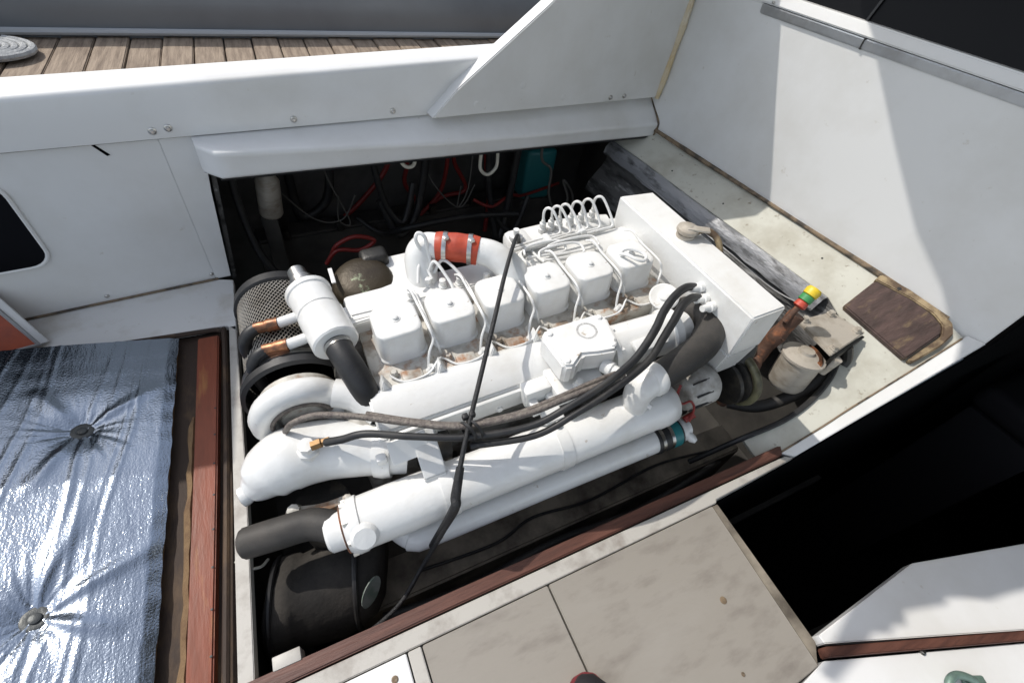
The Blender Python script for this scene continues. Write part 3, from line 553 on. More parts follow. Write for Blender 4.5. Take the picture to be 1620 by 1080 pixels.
ep('lifting_ring', ring, P)

# injector pipes between the covers and the leak-off line along the head
for i in range(6):
    u = 0.12 * i + 0.058
    ep('injector_pipe', tube([(u - 0.01, 0.095, -0.01), (u - 0.004, 0.07, 0.002), (u, 0.03, -0.008), (u + 0.002, -0.04, -0.010), (u + 0.004, -0.058, -0.030), (u - 0.012, -0.075, -0.050), (u - 0.022, -0.092, -0.082)], 0.0030, 8), P)
    if i < 5: ep('injector_pipe', tube([(u + 0.004, 0.098, -0.014), (u + 0.006, 0.05, -0.012), (u + 0.007, -0.02, -0.022), (u + 0.010, -0.062, -0.04), (u + 0.016, -0.066, -0.075)], 0.0028, 8), P)
    ep('injector_clamp', lathe((u - 0.024, -0.094, -0.094), (0.3, -0.1, 1), [(0, 0.009), (0.012, 0.009), (0.016, 0.006), (0.03, 0.0055), (0.03, 0)], 8), P)
pts = []
for i in range(6):
    u = 0.12 * i
    pts += [(u - 0.045, -0.085, -0.072), (u - 0.02, -0.108, -0.076), (u + 0.03, -0.112, -0.070), (u + 0.06, -0.092, -0.060)]
ep('leak_off_line', tube(pts, 0.0026, 6, 5), P)

# exhaust manifold, near side
man = ep('exhaust_manifold', prism([(-0.095, -0.088, -0.085), (0.44, -0.092, -0.085), (0.44, -0.118, -0.070), (0.44, -0.195, -0.082), (0.44, -0.205, -0.10), (0.44, -0.205, -0.165)][0:0] or [(-0.10, -0.095, -0.15), (-0.10, -0.095, -0.088), (-0.10, -0.115, -0.072), (-0.10, -0.165, -0.076), (-0.10, -0.195, -0.100), (-0.10, -0.198, -0.165), (-0.10, -0.180, -0.185), (-0.10, -0.12, -0.185)], (0.55, 0, 0), 0.004, 2), P)
for u in (-0.075, 0.045, 0.165, 0.27):
    ep('lug', prism([(u, -0.098, -0.082), (u + 0.028, -0.098, -0.082), (u + 0.014, -0.090, -0.048)], (0, -0.022, -0.002), 0.002), P, man)
ep('bracket', box((0.235, -0.213, -0.115), (0.062, 0.035, 0.05), 0.004), P, man)
ep('bracket', box((0.220, -0.238, -0.128), (0.02, 0.04, 0.03), 0.004), P, man)
ep('bracket_step', box((0.262, -0.228, -0.122), (0.02, 0.03, 0.022), 0.003), P, man)
ep('rib', box((0.08, -0.200, -0.135), (0.30, 0.010, 0.055), 0.003), P, man)

for k in range(7):
    ep('manifold_bolt', lathe((-0.07 + 0.075 * k, -0.197, -0.150), (0, -1, 0.1), [(-0.004, 0.011), (0.003, 0.011), (0.004, 0.008), (0.012, 0.0075), (0.013, 0)], 6), P, man)
ep('drip_gasket', box((0.175, -0.094, -0.112), (0.54, 0.006, 0.012), 0.001, 1), 'rust', man)
# thermostat housing block with recessed round hole and its neck
th = ep('thermostat_housing', prism([(0.272, -0.150, -0.075), (0.292, -0.132, -0.075), (0.425, -0.134, -0.075), (0.436, -0.150, -0.075), (0.422, -0.215, -0.075), (0.405, -0.243, -0.075), (0.365, -0.236, -0.075), (0.330, -0.226, -0.075), (0.300, -0.246, -0.075), (0.278, -0.240, -0.075)], (0, 0, 0.058), 0.006, 3), P)
bm = lathe((0.372, -0.172, -0.0185), WA, [(0.0005, 0.024), (0.0015, 0.0235), (0.0015, 0.0185), (0.0009, 0.0175), (0.0006, 0.0172)], 28)
ep('plug_rim', bm, P, th)
for a, b in ((0.292, -0.150), (0.418, -0.148), (0.292, -0.228), (0.405, -0.226)):
    ep('housing_bolt', lathe((a, b, -0.019), WA, [(0, 0.0075), (0.004, 0.0075), (0.006, 0.005), (0.006, 0)], 6), P, th)
ep('lower_flange', box((0.325, -0.225, -0.105), (0.12, 0.085, 0.03), 0.006), P, th)
ep('sensor', lathe((0.385, -0.238, -0.065), (0.30, -0.72, 0.10), [(0, 0.017), (0.022, 0.017), (0.025, 0.013), (0.036, 0.013), (0.038, 0.009), (0.050, 0.009), (0.052, 0.006), (0.060, 0.005), (0.060, 0)], 14), P, th)
ep('sensor', lathe((0.318, -0.248, -0.090), (0, -0.2, 1), [(0, 0.012), (0.010, 0.012), (0.012, 0.008), (0.022, 0.008), (0.024, 0)], 6), P, th)
# cylinder section in front of it, with flange and outlet
wt = ep('water_outlet', lathe((0.43, -0.182, -0.100), (1, -0.05, 0), [(0, 0.060), (0.012, 0.060), (0.014, 0.052), (0.16, 0.052), (0.165, 0.058), (0.185, 0.058), (0.19, 0.045), (0.225, 0.040), (0.23, 0.0)], 26), P)
for a in range(6):
    t = a * math.pi / 3 + 0.3; ep('flange_bolt', lathe((0.442, -0.182 + 0.052 * math.cos(t), -0.100 + 0.052 * math.sin(t)), UA, [(0, 0.007), (0.008, 0.007), (0.009, 0)], 6), P, wt)
ep('clamp_tab', box((0.515, -0.228, -0.058), (0.09, 0.03, 0.012), 0.003, 2, Matrix.Rotation(0.3, 4, 'X')), P, wt)
ep('front_disc', lathe((0.628, -0.125, -0.052), (-0.35, -0.2, 1), [(-0.012, 0.030), (0, 0.036), (0.006, 0.036), (0.009, 0.032), (0.006, 0.014), (0.012, 0.012), (0.014, 0.0)], 28), P)
ep('disc_post', lathe((0.633, -0.120, -0.16), WA, [(0, 0.022), (0.10, 0.020), (0.10, 0)], 14), P)

# big black coolant hose
ep('coolant_hose', tube([(0.470, -0.303, -0.088), (0.52, -0.298, -0.082), (0.575, -0.290, -0.076), (0.640, -0.272, -0.074), (0.690, -0.236, -0.074), (0.704, -0.196, -0.076), (0.688, -0.165, -0.082), (0.655, -0.158, -0.100), (0.62, -0.170, -0.115)], [0.033, 0.033, 0.034, 0.036, 0.037, 0.037, 0.035, 0.033], 22), 'hose_grey')

# heat exchanger
HX0 = Vector((-0.205, -0.306, -0.200)); HD = Vector((0.765, -0.008, -0.004)); Ld = HD.length
hx = ep('heat_exchanger', lathe(HX0, HD, [(0.012, 0.040), (0.016, 0.051), (0.10, 0.0525), (Ld - 0.06, 0.0525), (Ld - 0.055, 0.0545), (Ld - 0.03, 0.0545), (Ld - 0.006, 0.050), (Ld, 0.043), (Ld + 0.001, 0)], 36), P)
ep('end_cap', lathe(HX0, HD, [(-0.040, 0.028), (-0.034, 0.034), (-0.010, 0.036), (-0.004, 0.046), (0.010, 0.0545), (0.026, 0.0545), (0.028, 0.052)], 32), P, hx)
ep('joint_ring', lathe(HX0, HD, [(-0.0075, 0.0450), (-0.0062, 0.0465), (-0.0045, 0.0465), (-0.0035, 0.045)], 32, False), 'rust', hx)
ep('end_boss', lathe(HX0 + Vector((0.028, -0.030, 0.020)), (0, -0.72, 0.70), [(0, 0.027), (0.018, 0.026), (0.024, 0.020), (0.025, 0)], 20), P, hx)
for d in (0.185, 0.445):
    bc = ep('band_clamp', lathe(HX0, HD, [(d, 0.0526), (d, 0.0552), (d + 0.026, 0.0552), (d + 0.026, 0.0526)], 36, False), P, hx)
    ep('clamp_bolt', lathe(HX0 + HD.normalized() * (d + 0.013) + Vector((0, 0.020, 0.052)), (0, -0.3, 0.95), [(0, 0.008), (0.012, 0.008), (0.014, 0)], 6), P, hx)
ep('support_bracket', prism([(-0.045, -0.225, -0.085), (0.0, -0.225, -0.085), (0.0, -0.300, -0.140), (-0.045, -0.300, -0.140)], (0, 0.006, -0.012), 0.002), P, hx)
ep('support_bracket', prism([(-0.045, -0.300, -0.140), (0.0, -0.300, -0.140), (0.0, -0.310, -0.160), (-0.045, -0.310, -0.160)], (0, 0.010, -0.01), 0.002), P, hx)
ep('support_bracket', prism([(0.228, -0.235, -0.128), (0.275, -0.235, -0.128), (0.275, -0.285, -0.140), (0.228, -0.285, -0.140)], (0, 0.003, -0.012), 0.002), P, hx)
el = ep('outlet_elbow', tube([(0.445, -0.312, -0.160), (0.443, -0.308, -0.125), (0.452, -0.304, -0.100), (0.478, -0.303, -0.088)], [0.028, 0.031, 0.034, 0.034], 22), P, hx)
ep('elbow_collar', lathe((0.468, -0.303, -0.089), (1, 0.06, 0.08), [(0, 0.035), (0.006, 0.038), (0.022, 0.038), (0.028, 0.035)], 24), P, hx)
ep('elbow_spout', lathe((0.452, -0.325, -0.130), (0.4, -0.9, -0.1), [(0, 0.007), (0.02, 0.006), (0.02, 0)], 8), P, hx)
ih = ep('inlet_hose', tube([(-0.385, -0.256, -0.205), (-0.33, -0.262, -0.203), (-0.27, -0.270, -0.201), (-0.232, -0.292, -0.200)], [0.029, 0.030, 0.030, 0.030], 20), 'hose_grey')
ep('rounded_end', lathe((-0.384, -0.256, -0.205), (-1, 0.1, -0.03), [(-0.002, 0.0285), (0.006, 0.026), (0.011, 0.018), (0.013, 0.008), (0.0135, 0)], 20), 'hose_grey', ih)
for k in range(8):
    t = k * math.pi / 4 + 0.2; ep('cap_bolt', lathe(HX0 + HD.normalized() * 0.004 + Vector((0, 0.049 * math.cos(t), 0.049 * math.sin(t))), (-1, 0, 0), [(-0.004, 0.006), (0.006, 0.006), (0.007, 0)], 6), 'steel', hx)
# lower pipe
lp = ep('coolant_pipe', tube([(-0.130, -0.290, -0.330), (-0.095, -0.322, -0.330), (-0.06, -0.330, -0.330), (0.25, -0.337, -0.330), (0.55, -0.345, -0.330)], [0.024, 0.033, 0.034, 0.034, 0.034, 0.034], 24, 6), P)
ep('coupling_hose', tube([(0.530, -0.3447, -0.330), (0.605, -0.347, -0.330)], 0.0375, 22, curve=False), 'rubber', lp)
ep('coupling_band', tube([(0.575, -0.346, -0.330), (0.600, -0.3468, -0.330)], 0.0382, 22, curve=False), 'teal', lp)
for u in (0.538, 0.566): ep('hose_clamp', tube([(u, -0.345, -0.330), (u + 0.009, -0.3452, -0.330)], 0.0390, 22, curve=False), 'steel', lp)
ep('end_fitting', lathe((0.60, -0.347, -0.330), (1, -0.02, 0), [(0, 0.032), (0.02, 0.033), (0.024, 0.025), (0.04, 0.024), (0.042, 0)], 18), P, lp)
ep('drain_plug', lathe((0.625, -0.365, -0.330), (0.3, -0.9, 0.0), [(0, 0.012), (0.02, 0.012), (0.03, 0.006), (0.03, 0)], 8), P, lp)

# turbocharger, rear: scroll disc, big exhaust elbow
tb = ep('turbocharger', torus((-0.232, -0.062, -0.135), VA, 0.075, 0.027, 40, 12), P)
ep('scroll_plate', lathe((-0.232, -0.040, -0.135), (0, -1, 0), [(-0.02, 0.08), (0.022, 0.082), (0.03, 0.070), (0.026, 0.045), (0.036, 0.040), (0.036, 0.0)], 36), 'head', tb)
ep('scroll_band', tube([(-0.232 + 0.060 * math.cos(t), -0.086, -0.135 + 0.060 * math.sin(t)) for t in [0.3 + k * 0.24 for k in range(12)]], 0.005, 8), 'braid', tb)
ep('scroll_neck', tube([(-0.16, -0.07, -0.09), (-0.12, -0.09, -0.10), (-0.085, -0.13, -0.12)], [0.030, 0.032, 0.034], 16), P, tb)
ee = ep('exhaust_elbow', tube([(-0.365, -0.170, -0.185), (-0.348, -0.163, -0.180), (-0.322, -0.152, -0.170), (-0.278, -0.142, -0.160), (-0.215, -0.145, -0.165), (-0.150, -0.170, -0.165), (-0.085, -0.200, -0.168), (-0.055, -0.212, -0.172)], [0.020, 0.036, 0.056, 0.064, 0.062, 0.056, 0.048, 0.046], 28), P)
ep('end_plug', lathe((-0.372, -0.172, -0.185), (1, 0.2, 0.05), [(-0.008, 0.016), (-0.006, 0.020), (0.004, 0.020), (0.012, 0.017)], 16), P, ee)
ep('elbow_flange', lathe((-0.115, -0.188, -0.166), (1, -0.42, -0.03), [(0, 0.054), (0.016, 0.056), (0.034, 0.054), (0.036, 0.04)], 28), P, ee)
ep('casting_web', prism([(-0.085, -0.165, -0.125), (-0.065, -0.200, -0.120), (-0.040, -0.225, -0.150), (-0.05, -0.17, -0.150)], (0.012, 0.004, 0), 0.003), P, ee)
for t in (-0.5, 0.6, 1.6): ep('flange_nut', box((-0.103 + 0.012 * t, -0.196 + 0.045 * math.sin(t - .6), -0.128 + 0.01 * math.cos(t)), (0.02, 0.018, 0.022), 0.004), P, ee)
ep('oil_boss', lathe((-0.232, -0.165, -0.118), (0.05, -0.1, 1), [(0, 0.024), (0.012, 0.022), (0.016, 0.016), (0.030, 0.015), (0.031, 0)], 8), P, ee)
ep('brass_nut', lathe((-0.222, -0.172, -0.094), (1, -0.05, 0.12), [(0, 0.010), (0.018, 0.010), (0.02, 0.007), (0.034, 0.007), (0.034, 0)], 6), 'brass', ee)
ep('exhaust_outlet', tube([(-0.03, -0.218, -0.178), (0.02, -0.222, -0.195)], 0.044, 22, curve=False), 'dark_iron', ee)
ep('label_plate', box((-0.055, -0.243, -0.100), (0.075, 0.006, 0.05), 0.001, 1, Matrix.Rotation(-0.6, 4, 'X')), 'gel', ee)
bm = bmesh.new(); add_tube(bm, [(-0.31, -0.215, -0.235), (-0.285, -0.232, -0.222), (-0.24, -0.242, -0.222), (-0.19, -0.236, -0.226)], [0.010, 0.014, 0.013, 0.008], 8)
add_lathe(bm, (-0.295, -0.222, -0.228), (0, -0.3, 1), [(0, 0.014), (0.03, 0.012), (0.034, 0)], 8); add_lathe(bm, (-0.195, -0.242, -0.226), (0, -0.3, 1), [(0, 0.010), (0.03, 0.010), (0.034, 0)], 8)
ep('lower_flange', bm, 'head', ee)
ep('lower_pipe', lathe((-0.25, -0.225, -0.36), (0, 0.05, 1), [(0, 0.06), (0.12, 0.055), (0.12, 0)], 20), 'dark_iron', ee)

# air filter behind the turbo
AF = Vector((-0.235, 0.0, -0.150)); AX = Vector((0.0, 1, 0.02)).normalized()
af = ep('air_filter', lathe(AF, AX, [(0.055, 0.093), (0.06, 0.096), (0.27, 0.092), (0.275, 0.0)], 40), 'black')
bm = bmesh.new(); d, x, y = frame(AX); nA, nL = 64, 34
def cyl(a, h, r): t = 2 * math.pi * a / nA; return AF + d * h + (x * math.cos(t) + y * math.sin(t)) * r
for a in range(nA):
    for l in range(nL):
        h0 = 0.06 + 0.213 * l / nL; h1 = 0.06 + 0.213 * (l + 1) / nL; o = 0.5 * (l % 2)
        for dd in (-0.5, 0.5): add_tube(bm, [cyl(a + o, h0, 0.0985), cyl(a + o + dd, h1, 0.0985)], 0.0010, 3, curve=False, cap=False)
ep('wire_mesh', bm, 'mesh', af, kind='stuff', smooth=0)
ep('end_cap', lathe(AF, AX, [(0.272, 0.101), (0.276, 0.106), (0.30, 0.104), (0.305, 0.09), (0.305, 0)], 40), 'rubber', af)
ep('rubber_band', lathe(AF, AX, [(0.0, 0.103), (0.004, 0.112), (0.02, 0.112), (0.024, 0.106), (0.05, 0.106), (0.056, 0.100)], 40, False), 'rubber', af)
ep('band_clamp', lathe(AF, AX, [(0.030, 0.1062), (0.030, 0.1075), (0.042, 0.1075), (0.042, 0.1062)], 40, False), 'steel', af)

# oil cooler cylinder at the rear far corner
OC = Vector((-0.155, 0.165, -0.010)); OD = Vector((0.030, -0.172, -0.012)); Lo = OD.length
oc = ep('oil_cooler', lathe(OC, OD, [(0.0, 0.030), (0.004, 0.044), (0.008, 0.049), (0.020, 0.049), (0.023, 0.046), (0.078, 0.046), (0.080, 0.044), (0.084, 0.044), (0.086, 0.0475), (0.150, 0.0475), (Lo - 0.006, 0.0475), (Lo - 0.002, 0.044), (Lo, 0.0)], 32), P)
ep('chrome_neck', lathe(OC, -OD, [(-0.005, 0.027), (0.012, 0.026), (0.014, 0.022), (0.018, 0.027), (0.032, 0.027), (0.036, 0.021), (0.066, 0.020), (0.068, 0.016), (0.068, 0)], 20), 'steel', oc)
for dv, base in ((0.0, Vector((-0.180, 0.112, -0.028))), (1, Vector((-0.170, 0.045, -0.030)))):
    e0 = base; e1 = base + Vector((-0.048, -0.002, -0.004)); e2 = base + Vector((-0.095, 0.002, -0.006)); e3 = base + Vector((-0.112, -0.004, -0.014)); e4 = base + Vector((-0.128, -0.008, -0.05))
    ep('port_boss', lathe(base + Vector((0.03, 0, 0)), (-1, 0, 0), [(0, 0.026), (0.025, 0.024), (0.034, 0.015), (0.036, 0.014)], 16), P, oc)
    ep('white_pipe', tube([e0, e1], 0.0115, 14, curve=False), P, oc)
    ep('copper_fitting', tube([e1, e1.lerp(e2, .45), e1.lerp(e2, .55), e2], [0.0145, 0.0145, 0.0125, 0.0135], 12, curve=False), 'copper', oc)
    ep('pipe_hose', tube([e2 + Vector((0.004, 0, 0)), e3, e4, base + Vector((-0.125, 0.0, -0.16))], 0.0135, 12), 'rubber', oc)
ep('cooler_hose', tube([OC + OD * 0.96, OC + OD * 1.10, (-0.112, -0.060, -0.040), (-0.100, -0.100, -0.080), (-0.095, -0.120, -0.130)], [0.027, 0.027, 0.0275, 0.027, 0.026], 20), 'rubber', oc)
ep('hose_clamp', lathe(OC + OD * 1.01, OD, [(0, 0.0265), (0, 0.0285), (0.010, 0.0285), (0.010, 0.0265)], 24, False), 'steel', oc)
ep('bracket_arm', prism([(-0.115, 0.115, -0.040), (0.04, 0.125, -0.040), (0.04, 0.060, -0.040), (-0.10, 0.055, -0.040)], (0, 0, -0.014), 0.003), P, oc)

# intake: red silicone hose between two white elbows
rh = ep('silicone_hose', tube([(0.148, 0.160, 0.030), (0.176, 0.146, 0.031), (0.205, 0.131, 0.030), (0.235, 0.114, 0.026)], [0.0335, 0.035, 0.0335, 0.0345, 0.0335, 0.035, 0.0335], 24, 10), 'red_sil')
hd_ = Vector((0.087, -0.046, -0.003)).normalized()
for p in ((0.166, 0.150, 0.0305), (0.218, 0.1235, 0.0285)):
    ep('hose_clamp', lathe(Vector(p) - hd_ * 0.005, hd_, [(0, 0.0342), (0, 0.0365), (0.010, 0.0365), (0.010, 0.0342)], 28, False), 'steel', rh)
    ep('clamp_screw', box(Vector(p) + Vector((0.0, -0.010, 0.034)), (0.012, 0.016, 0.009), 0.002), 'steel', rh)
ep('intake_elbow', tube([(0.100, 0.120, -0.080), (0.102, 0.142, -0.035), (0.108, 0.166, 0.010), (0.128, 0.170, 0.028), (0.152, 0.158, 0.030)], [0.038, 0.038, 0.036, 0.033, 0.031], 22), P)
ep('intake_elbow', tube([(0.228, 0.118, 0.027), (0.262, 0.098, 0.020), (0.290, 0.070, 0.000), (0.305, 0.045, -0.035), (0.310, 0.04, -0.08)], [0.031, 0.033, 0.036, 0.040, 0.042], 22), P)
ep('heater_loop', tube([(0.108, 0.148, 0.036), (0.100, 0.155, 0.066), (0.108, 0.160, 0.078), (0.120, 0.152, 0.070), (0.122, 0.140, 0.030), (0.120, 0.122, 0.000)], 0.0045, 8), P)
im = ep('intake_manifold', box((0.30, 0.105, -0.075), (0.78, 0.085, 0.08), 0.012), P)
ep('manifold_cover', prism([(-0.085, 0.072, -0.032), (0.27, 0.066, -0.032), (0.27, 0.140, -0.032), (0.05, 0.150, -0.032), (-0.085, 0.125, -0.032)], (0, 0, -0.02), 0.004), P, im)
for u, v in ((0.055, 0.082), (0.105, 0.108), (0.135, 0.090), (0.175, 0.085), (0.24, 0.075)):
    ep('cap_screw', lathe((u, v, -0.034), WA, [(0, 0.011), (0.006, 0.011), (0.008, 0.008), (0.022, 0.008), (0.024, 0)], 8), P, im)
ep('far_shelf', prism([(-0.06, 0.15, -0.075), (0.12, 0.16, -0.075), (0.14, 0.30, -0.075), (0.02, 0.30, -0.075), (-0.06, 0.22, -0.075)], (0, 0, -0.02), 0.006), P, im)
for k, (a, b) in enumerate((((0.08, 0.10), (0.110, 0.122)), ((0.125, 0.12), (0.175, 0.085)), ((0.11, 0.12), (0.145, 0.075)))):
    ep('vent_pipe', tube([(a[0], a[1], -0.012), ((a[0] + b[0]) / 2, (a[1] + b[1]) / 2 + 0.02, 0.012 + 0.006 * k), (b[0], b[1], 0.0), (b[0] + 0.004, b[1] - 0.02, -0.012)], 0.0038, 8), P)

# injection pump with six delivery pipes
ip = ep('injection_pump', box((0.53, 0.215, -0.085), (0.26, 0.075, 0.08), 0.014), P)
ep('pump_nose', lathe((0.64, 0.205, -0.070), (1, -0.25, 0.05), [(0, 0.034), (0.03, 0.032), (0.034, 0.020), (0.06, 0.018), (0.06, 0)], 18), P, ip)
ep('governor', box((0.385, 0.200, -0.065), (0.07, 0.08, 0.07), 0.02), P, ip)
ep('governor_cap', lathe((0.372, 0.190, -0.030), (0, 0, 1), [(0, 0.018), (0.012, 0.018), (0.014, 0.008), (0.030, 0.008), (0.030, 0)], 10), P, ip)
tops = [0.462, 0.488, 0.513, 0.549, 0.583, 0.619]
for k, u in enumerate(tops):
    ep('delivery_valve', lathe((u, 0.212, -0.05), (0, -0.05, 1), [(0, 0.012), (0.018, 0.012), (0.020, 0.009), (0.034, 0.009), (0.036, 0.006), (0.044, 0.005), (0.044, 0)], 8), P, ip)
    lane = 0.156 - 0.008 * (k % 3); hz = -0.018 - 0.007 * (k // 3)
    e = [0.30, 0.33, 0.36, 0.40, 0.36, 0.33][k]
    ep('delivery_pipe', tube([(u, 0.210, -0.01), (u, 0.212, 0.018), (u + 0.006, 0.204, 0.033), (u + 0.016, 0.190, 0.028), (u + 0.026, lane + 0.012, hz + 0.014), (u + 0.02, lane, hz), (u - 0.02, lane - 0.002, hz), (e + 0.05, lane - 0.006, hz - 0.002), (e, lane - 0.012, hz - 0.004), (e - 0.012, lane - 0.04, hz - 0.002), (e - 0.012, 0.06, -0.012)], 0.0036, 8, 5), P, ip)
ep('pipe_clip', box((0.44, 0.146, -0.020), (0.016, 0.030, 0.022), 0.003), P, ip); ep('pipe_clip', box((0.545, 0.148, -0.020), (0.016, 0.030, 0.022), 0.003), P, ip)
for (a, b, c) in ((0.36, 0.46, 0.118), (0.42, 0.55, 0.105), (0.39, 0.50, 0.094)):
    ep('fuel_line', tube([(a, c - 0.006, -0.022), (a + 0.01, c + 0.010, -0.014), ((a + b) / 2, c + 0.012, -0.010), (b, c + 0.008, -0.014), (b + 0.012, c - 0.012, -0.018), (b, c - 0.026, -0.024), (a + 0.03, c - 0.022, -0.022), (a + 0.004, c - 0.016, -0.022)], 0.0036, 8, 5), P, ip)

# tarnished filter canister on the far side
fc = ep('fuel_filter', lathe((-0.030, 0.235, -0.135), (0.02, -0.18, 1), [(0, 0.066), (0.01, 0.074), (0.055, 0.076), (0.064, 0.073), (0.076, 0.064), (0.084, 0.040), (0.086, 0)], 30), 'bronze')
ep('filter_head', box((0.015, 0.290, -0.065), (0.07, 0.055, 0.04), 0.014, 3), 'dark_iron', fc)
ep('filter_tag', box((-0.096, 0.230, -0.040), (0.010, 0.055, 0.004), 0.001), 'gel', fc)

# header tank
hp = [(0.684, 0.190), (0.786, 0.175), (0.792, -0.312), (0.694, -0.312)]
ht = ep('header_tank', prism([(u, v, 0.030) for u, v in hp], (0, 0, -0.13), 0.004, 3), P)
ep('tank_lip', prism([(0.690, -0.312, -0.098), (0.786, -0.312, -0.098), (0.776, -0.300, -0.19), (0.70, -0.300, -0.19)], (0, 0.45, 0), 0.004), P, ht)
ep('filler_neck', lathe((0.742, -0.022, 0.028), WA, [(0, 0.024), (0.012, 0.024), (0.014, 0.020), (0.020, 0.020)], 22), 'beige_metal', ht)
ep('filler_cap', lathe((0.742, -0.022, 0.044), WA, [(0, 0.026), (0.004, 0.028), (0.010, 0.026), (0.014, 0.016), (0.018, 0.010), (0.018, 0)], 22), 'beige_metal', ht)
ep('cap_lever', box((0.758, -0.040, 0.058), (0.055, 0.020, 0.006), 0.002, 2, Matrix.Rotation(-0.6, 4, 'Z')), 'beige_metal', ht)
ep('overflow_hose', tube([(0.760, -0.030, 0.040), (0.790, -0.040, 0.046), (0.808, -0.070, 0.030), (0.806, -0.10, -0.01), (0.802, -0.11, -0.06)], 0.008, 10), 'oldwood', ht)
for v, w_ in ((-0.166, -0.004), (-0.190, -0.018), (-0.215, -0.022)):
    ep('hose_barb', lathe((0.690, v, w_), (-1, 0, 0.15), [(0, 0.013), (0.012, 0.013), (0.014, 0.009), (0.034, 0.008), (0.034, 0)], 10), P, ht)

# hoses laid over the engine
hA = [(0.672, -0.160, -0.002), (0.640, -0.163, 0.010), (0.595, -0.178, 0.014), (0.545, -0.205, 0.008), (0.500, -0.238, 0.006), (0.450, -0.268, -0.002), (0.405, -0.288, -0.010), (0.330, -0.308, -0.018), (0.250, -0.318, -0.030), (0.165, -0.318, -0.050), (0.050, -0.290, -0.055), (-0.045, -0.250, -0.052), (-0.120, -0.212, -0.052), (-0.165, -0.195, -0.070), (-0.195, -0.178, -0.088)]
ep('black_hose', tube(hA, [0.0098, 0.0095, 0.0085, 0.0072, 0.0070, 0.0078], 12), 'rubber')
hB = [(0.672, -0.185, -0.016), (0.645, -0.186, -0.004), (0.605, -0.200, 0.000), (0.560, -0.228, -0.004), (0.510, -0.258, -0.008), (0.460, -0.288, -0.014), (0.410, -0.306, -0.020), (0.340, -0.322, -0.026), (0.260, -0.332, -0.040), (0.170, -0.332, -0.066), (0.050, -0.302, -0.070)]
ep('black_hose', tube(hB, [0.0098, 0.0095, 0.0082, 0.0068, 0.0066], 12), 'rubber')
hC = [(0.395, -0.290, -0.040), (0.350, -0.298, -0.030), (0.250, -0.302, -0.026), (0.165, -0.298, -0.036), (0.045, -0.272, -0.042), (-0.050, -0.222, -0.042), (-0.130, -0.172, -0.045), (-0.195, -0.140, -0.048), (-0.240, -0.130, -0.062), (-0.262, -0.120, -0.095)]
ep('braided_hose', tube(hC, 0.0062, 12), 'braid')
hD2 = [(0.385, -0.278, -0.046), (0.330, -0.282, -0.040), (0.240, -0.288, -0.038), (0.150, -0.284, -0.048), (0.050, -0.262, -0.054), (-0.03, -0.22, -0.055), (-0.11, -0.165, -0.060)]
ep('braided_hose', tube(hD2, 0.0055, 12), 'braid')

# alternator, pulley, front mess
al = ep('alternator', lathe((0.600, -0.300, -0.215), (1, 0.02, 0.0), [(0, 0.040), (0.006, 0.048), (0.05, 0.052), (0.055, 0.055), (0.085, 0.055), (0.10, 0.045), (0.10, 0)], 26), 'alt')
bm = bmesh.new()
for k in range(10):
    t = k * math.pi / 5; add_box(bm, (0.64, -0.300 + 0.052 * math.cos(t), -0.215 + 0.052 * math.sin(t)), (0.05, 0.005, 0.004), 0.001, 1, Matrix.Rotation(t, 4, 'X'))
ep('cooling_slots', bm, 'rubber', al)
ep('red_wire', tube([(0.586, -0.305, -0.165), (0.575, -0.318, -0.185), (0.580, -0.335, -0.200), (0.600, -0.340, -0.195), (0.610, -0.352, -0.215), (0.600, -0.365, -0.250)], 0.003, 6), 'red_hose', al)
ep('red_boot', tube([(0.600, -0.352, -0.262), (0.625, -0.352, -0.252)], 0.009, 10, curve=False), 'red_hose', al)
pu = ep('pulley', lathe((0.755, -0.300, -0.250), (1, 0, 0.0), [(0, 0.03), (0.004, 0.065), (0.012, 0.068), (0.018, 0.055), (0.026, 0.055), (0.032, 0.070), (0.036, 0.070), (0.040, 0.060), (0.040, 0.03), (0.05, 0.028), (0.05, 0)], 36), 'dark_iron')
ep('pulley_rim', torus((0.806, -0.300, -0.250), UA, 0.074, 0.011, 40, 10), 'green_rim', pu)
ep('pulley_face', lathe((0.79, -0.300, -0.250), (1, 0, 0), [(0, 0.066), (0.010, 0.064), (0.010, 0.025), (0.022, 0.022), (0.022, 0)], 30), 'dark_iron', pu)
ep('drive_belt', tube([(0.775, -0.300 + 0.068 * math.cos(t), -0.250 + 0.068 * math.sin(t)) for t in [-1.9 + k * 0.3 for k in range(12)]] + [(0.775, -0.10, -0.33), (0.775, -0.05, -0.40)], 0.008, 8), 'rubber', pu)
ep('front_casing', prism([(0.70, -0.24, -0.13), (0.70, 0.14, -0.13), (0.70, 0.14, -0.5), (0.70, -0.26, -0.5)], (0.09, 0, 0), 0.01), 'dark_iron')
ep('belt_guard', tube([(0.80, -0.18, -0.14), (0.815, -0.23, -0.135), (0.82, -0.27, -0.16), (0.80, -0.29, -0.20)], [0.03, 0.034, 0.03, 0.026], 12), 'dark_iron')
ep('idler_nut', lathe((0.735, -0.262, -0.165), (0.5, -0.6, 0.5), [(0, 0.012), (0.014, 0.012), (0.016, 0)], 6), 'steel')

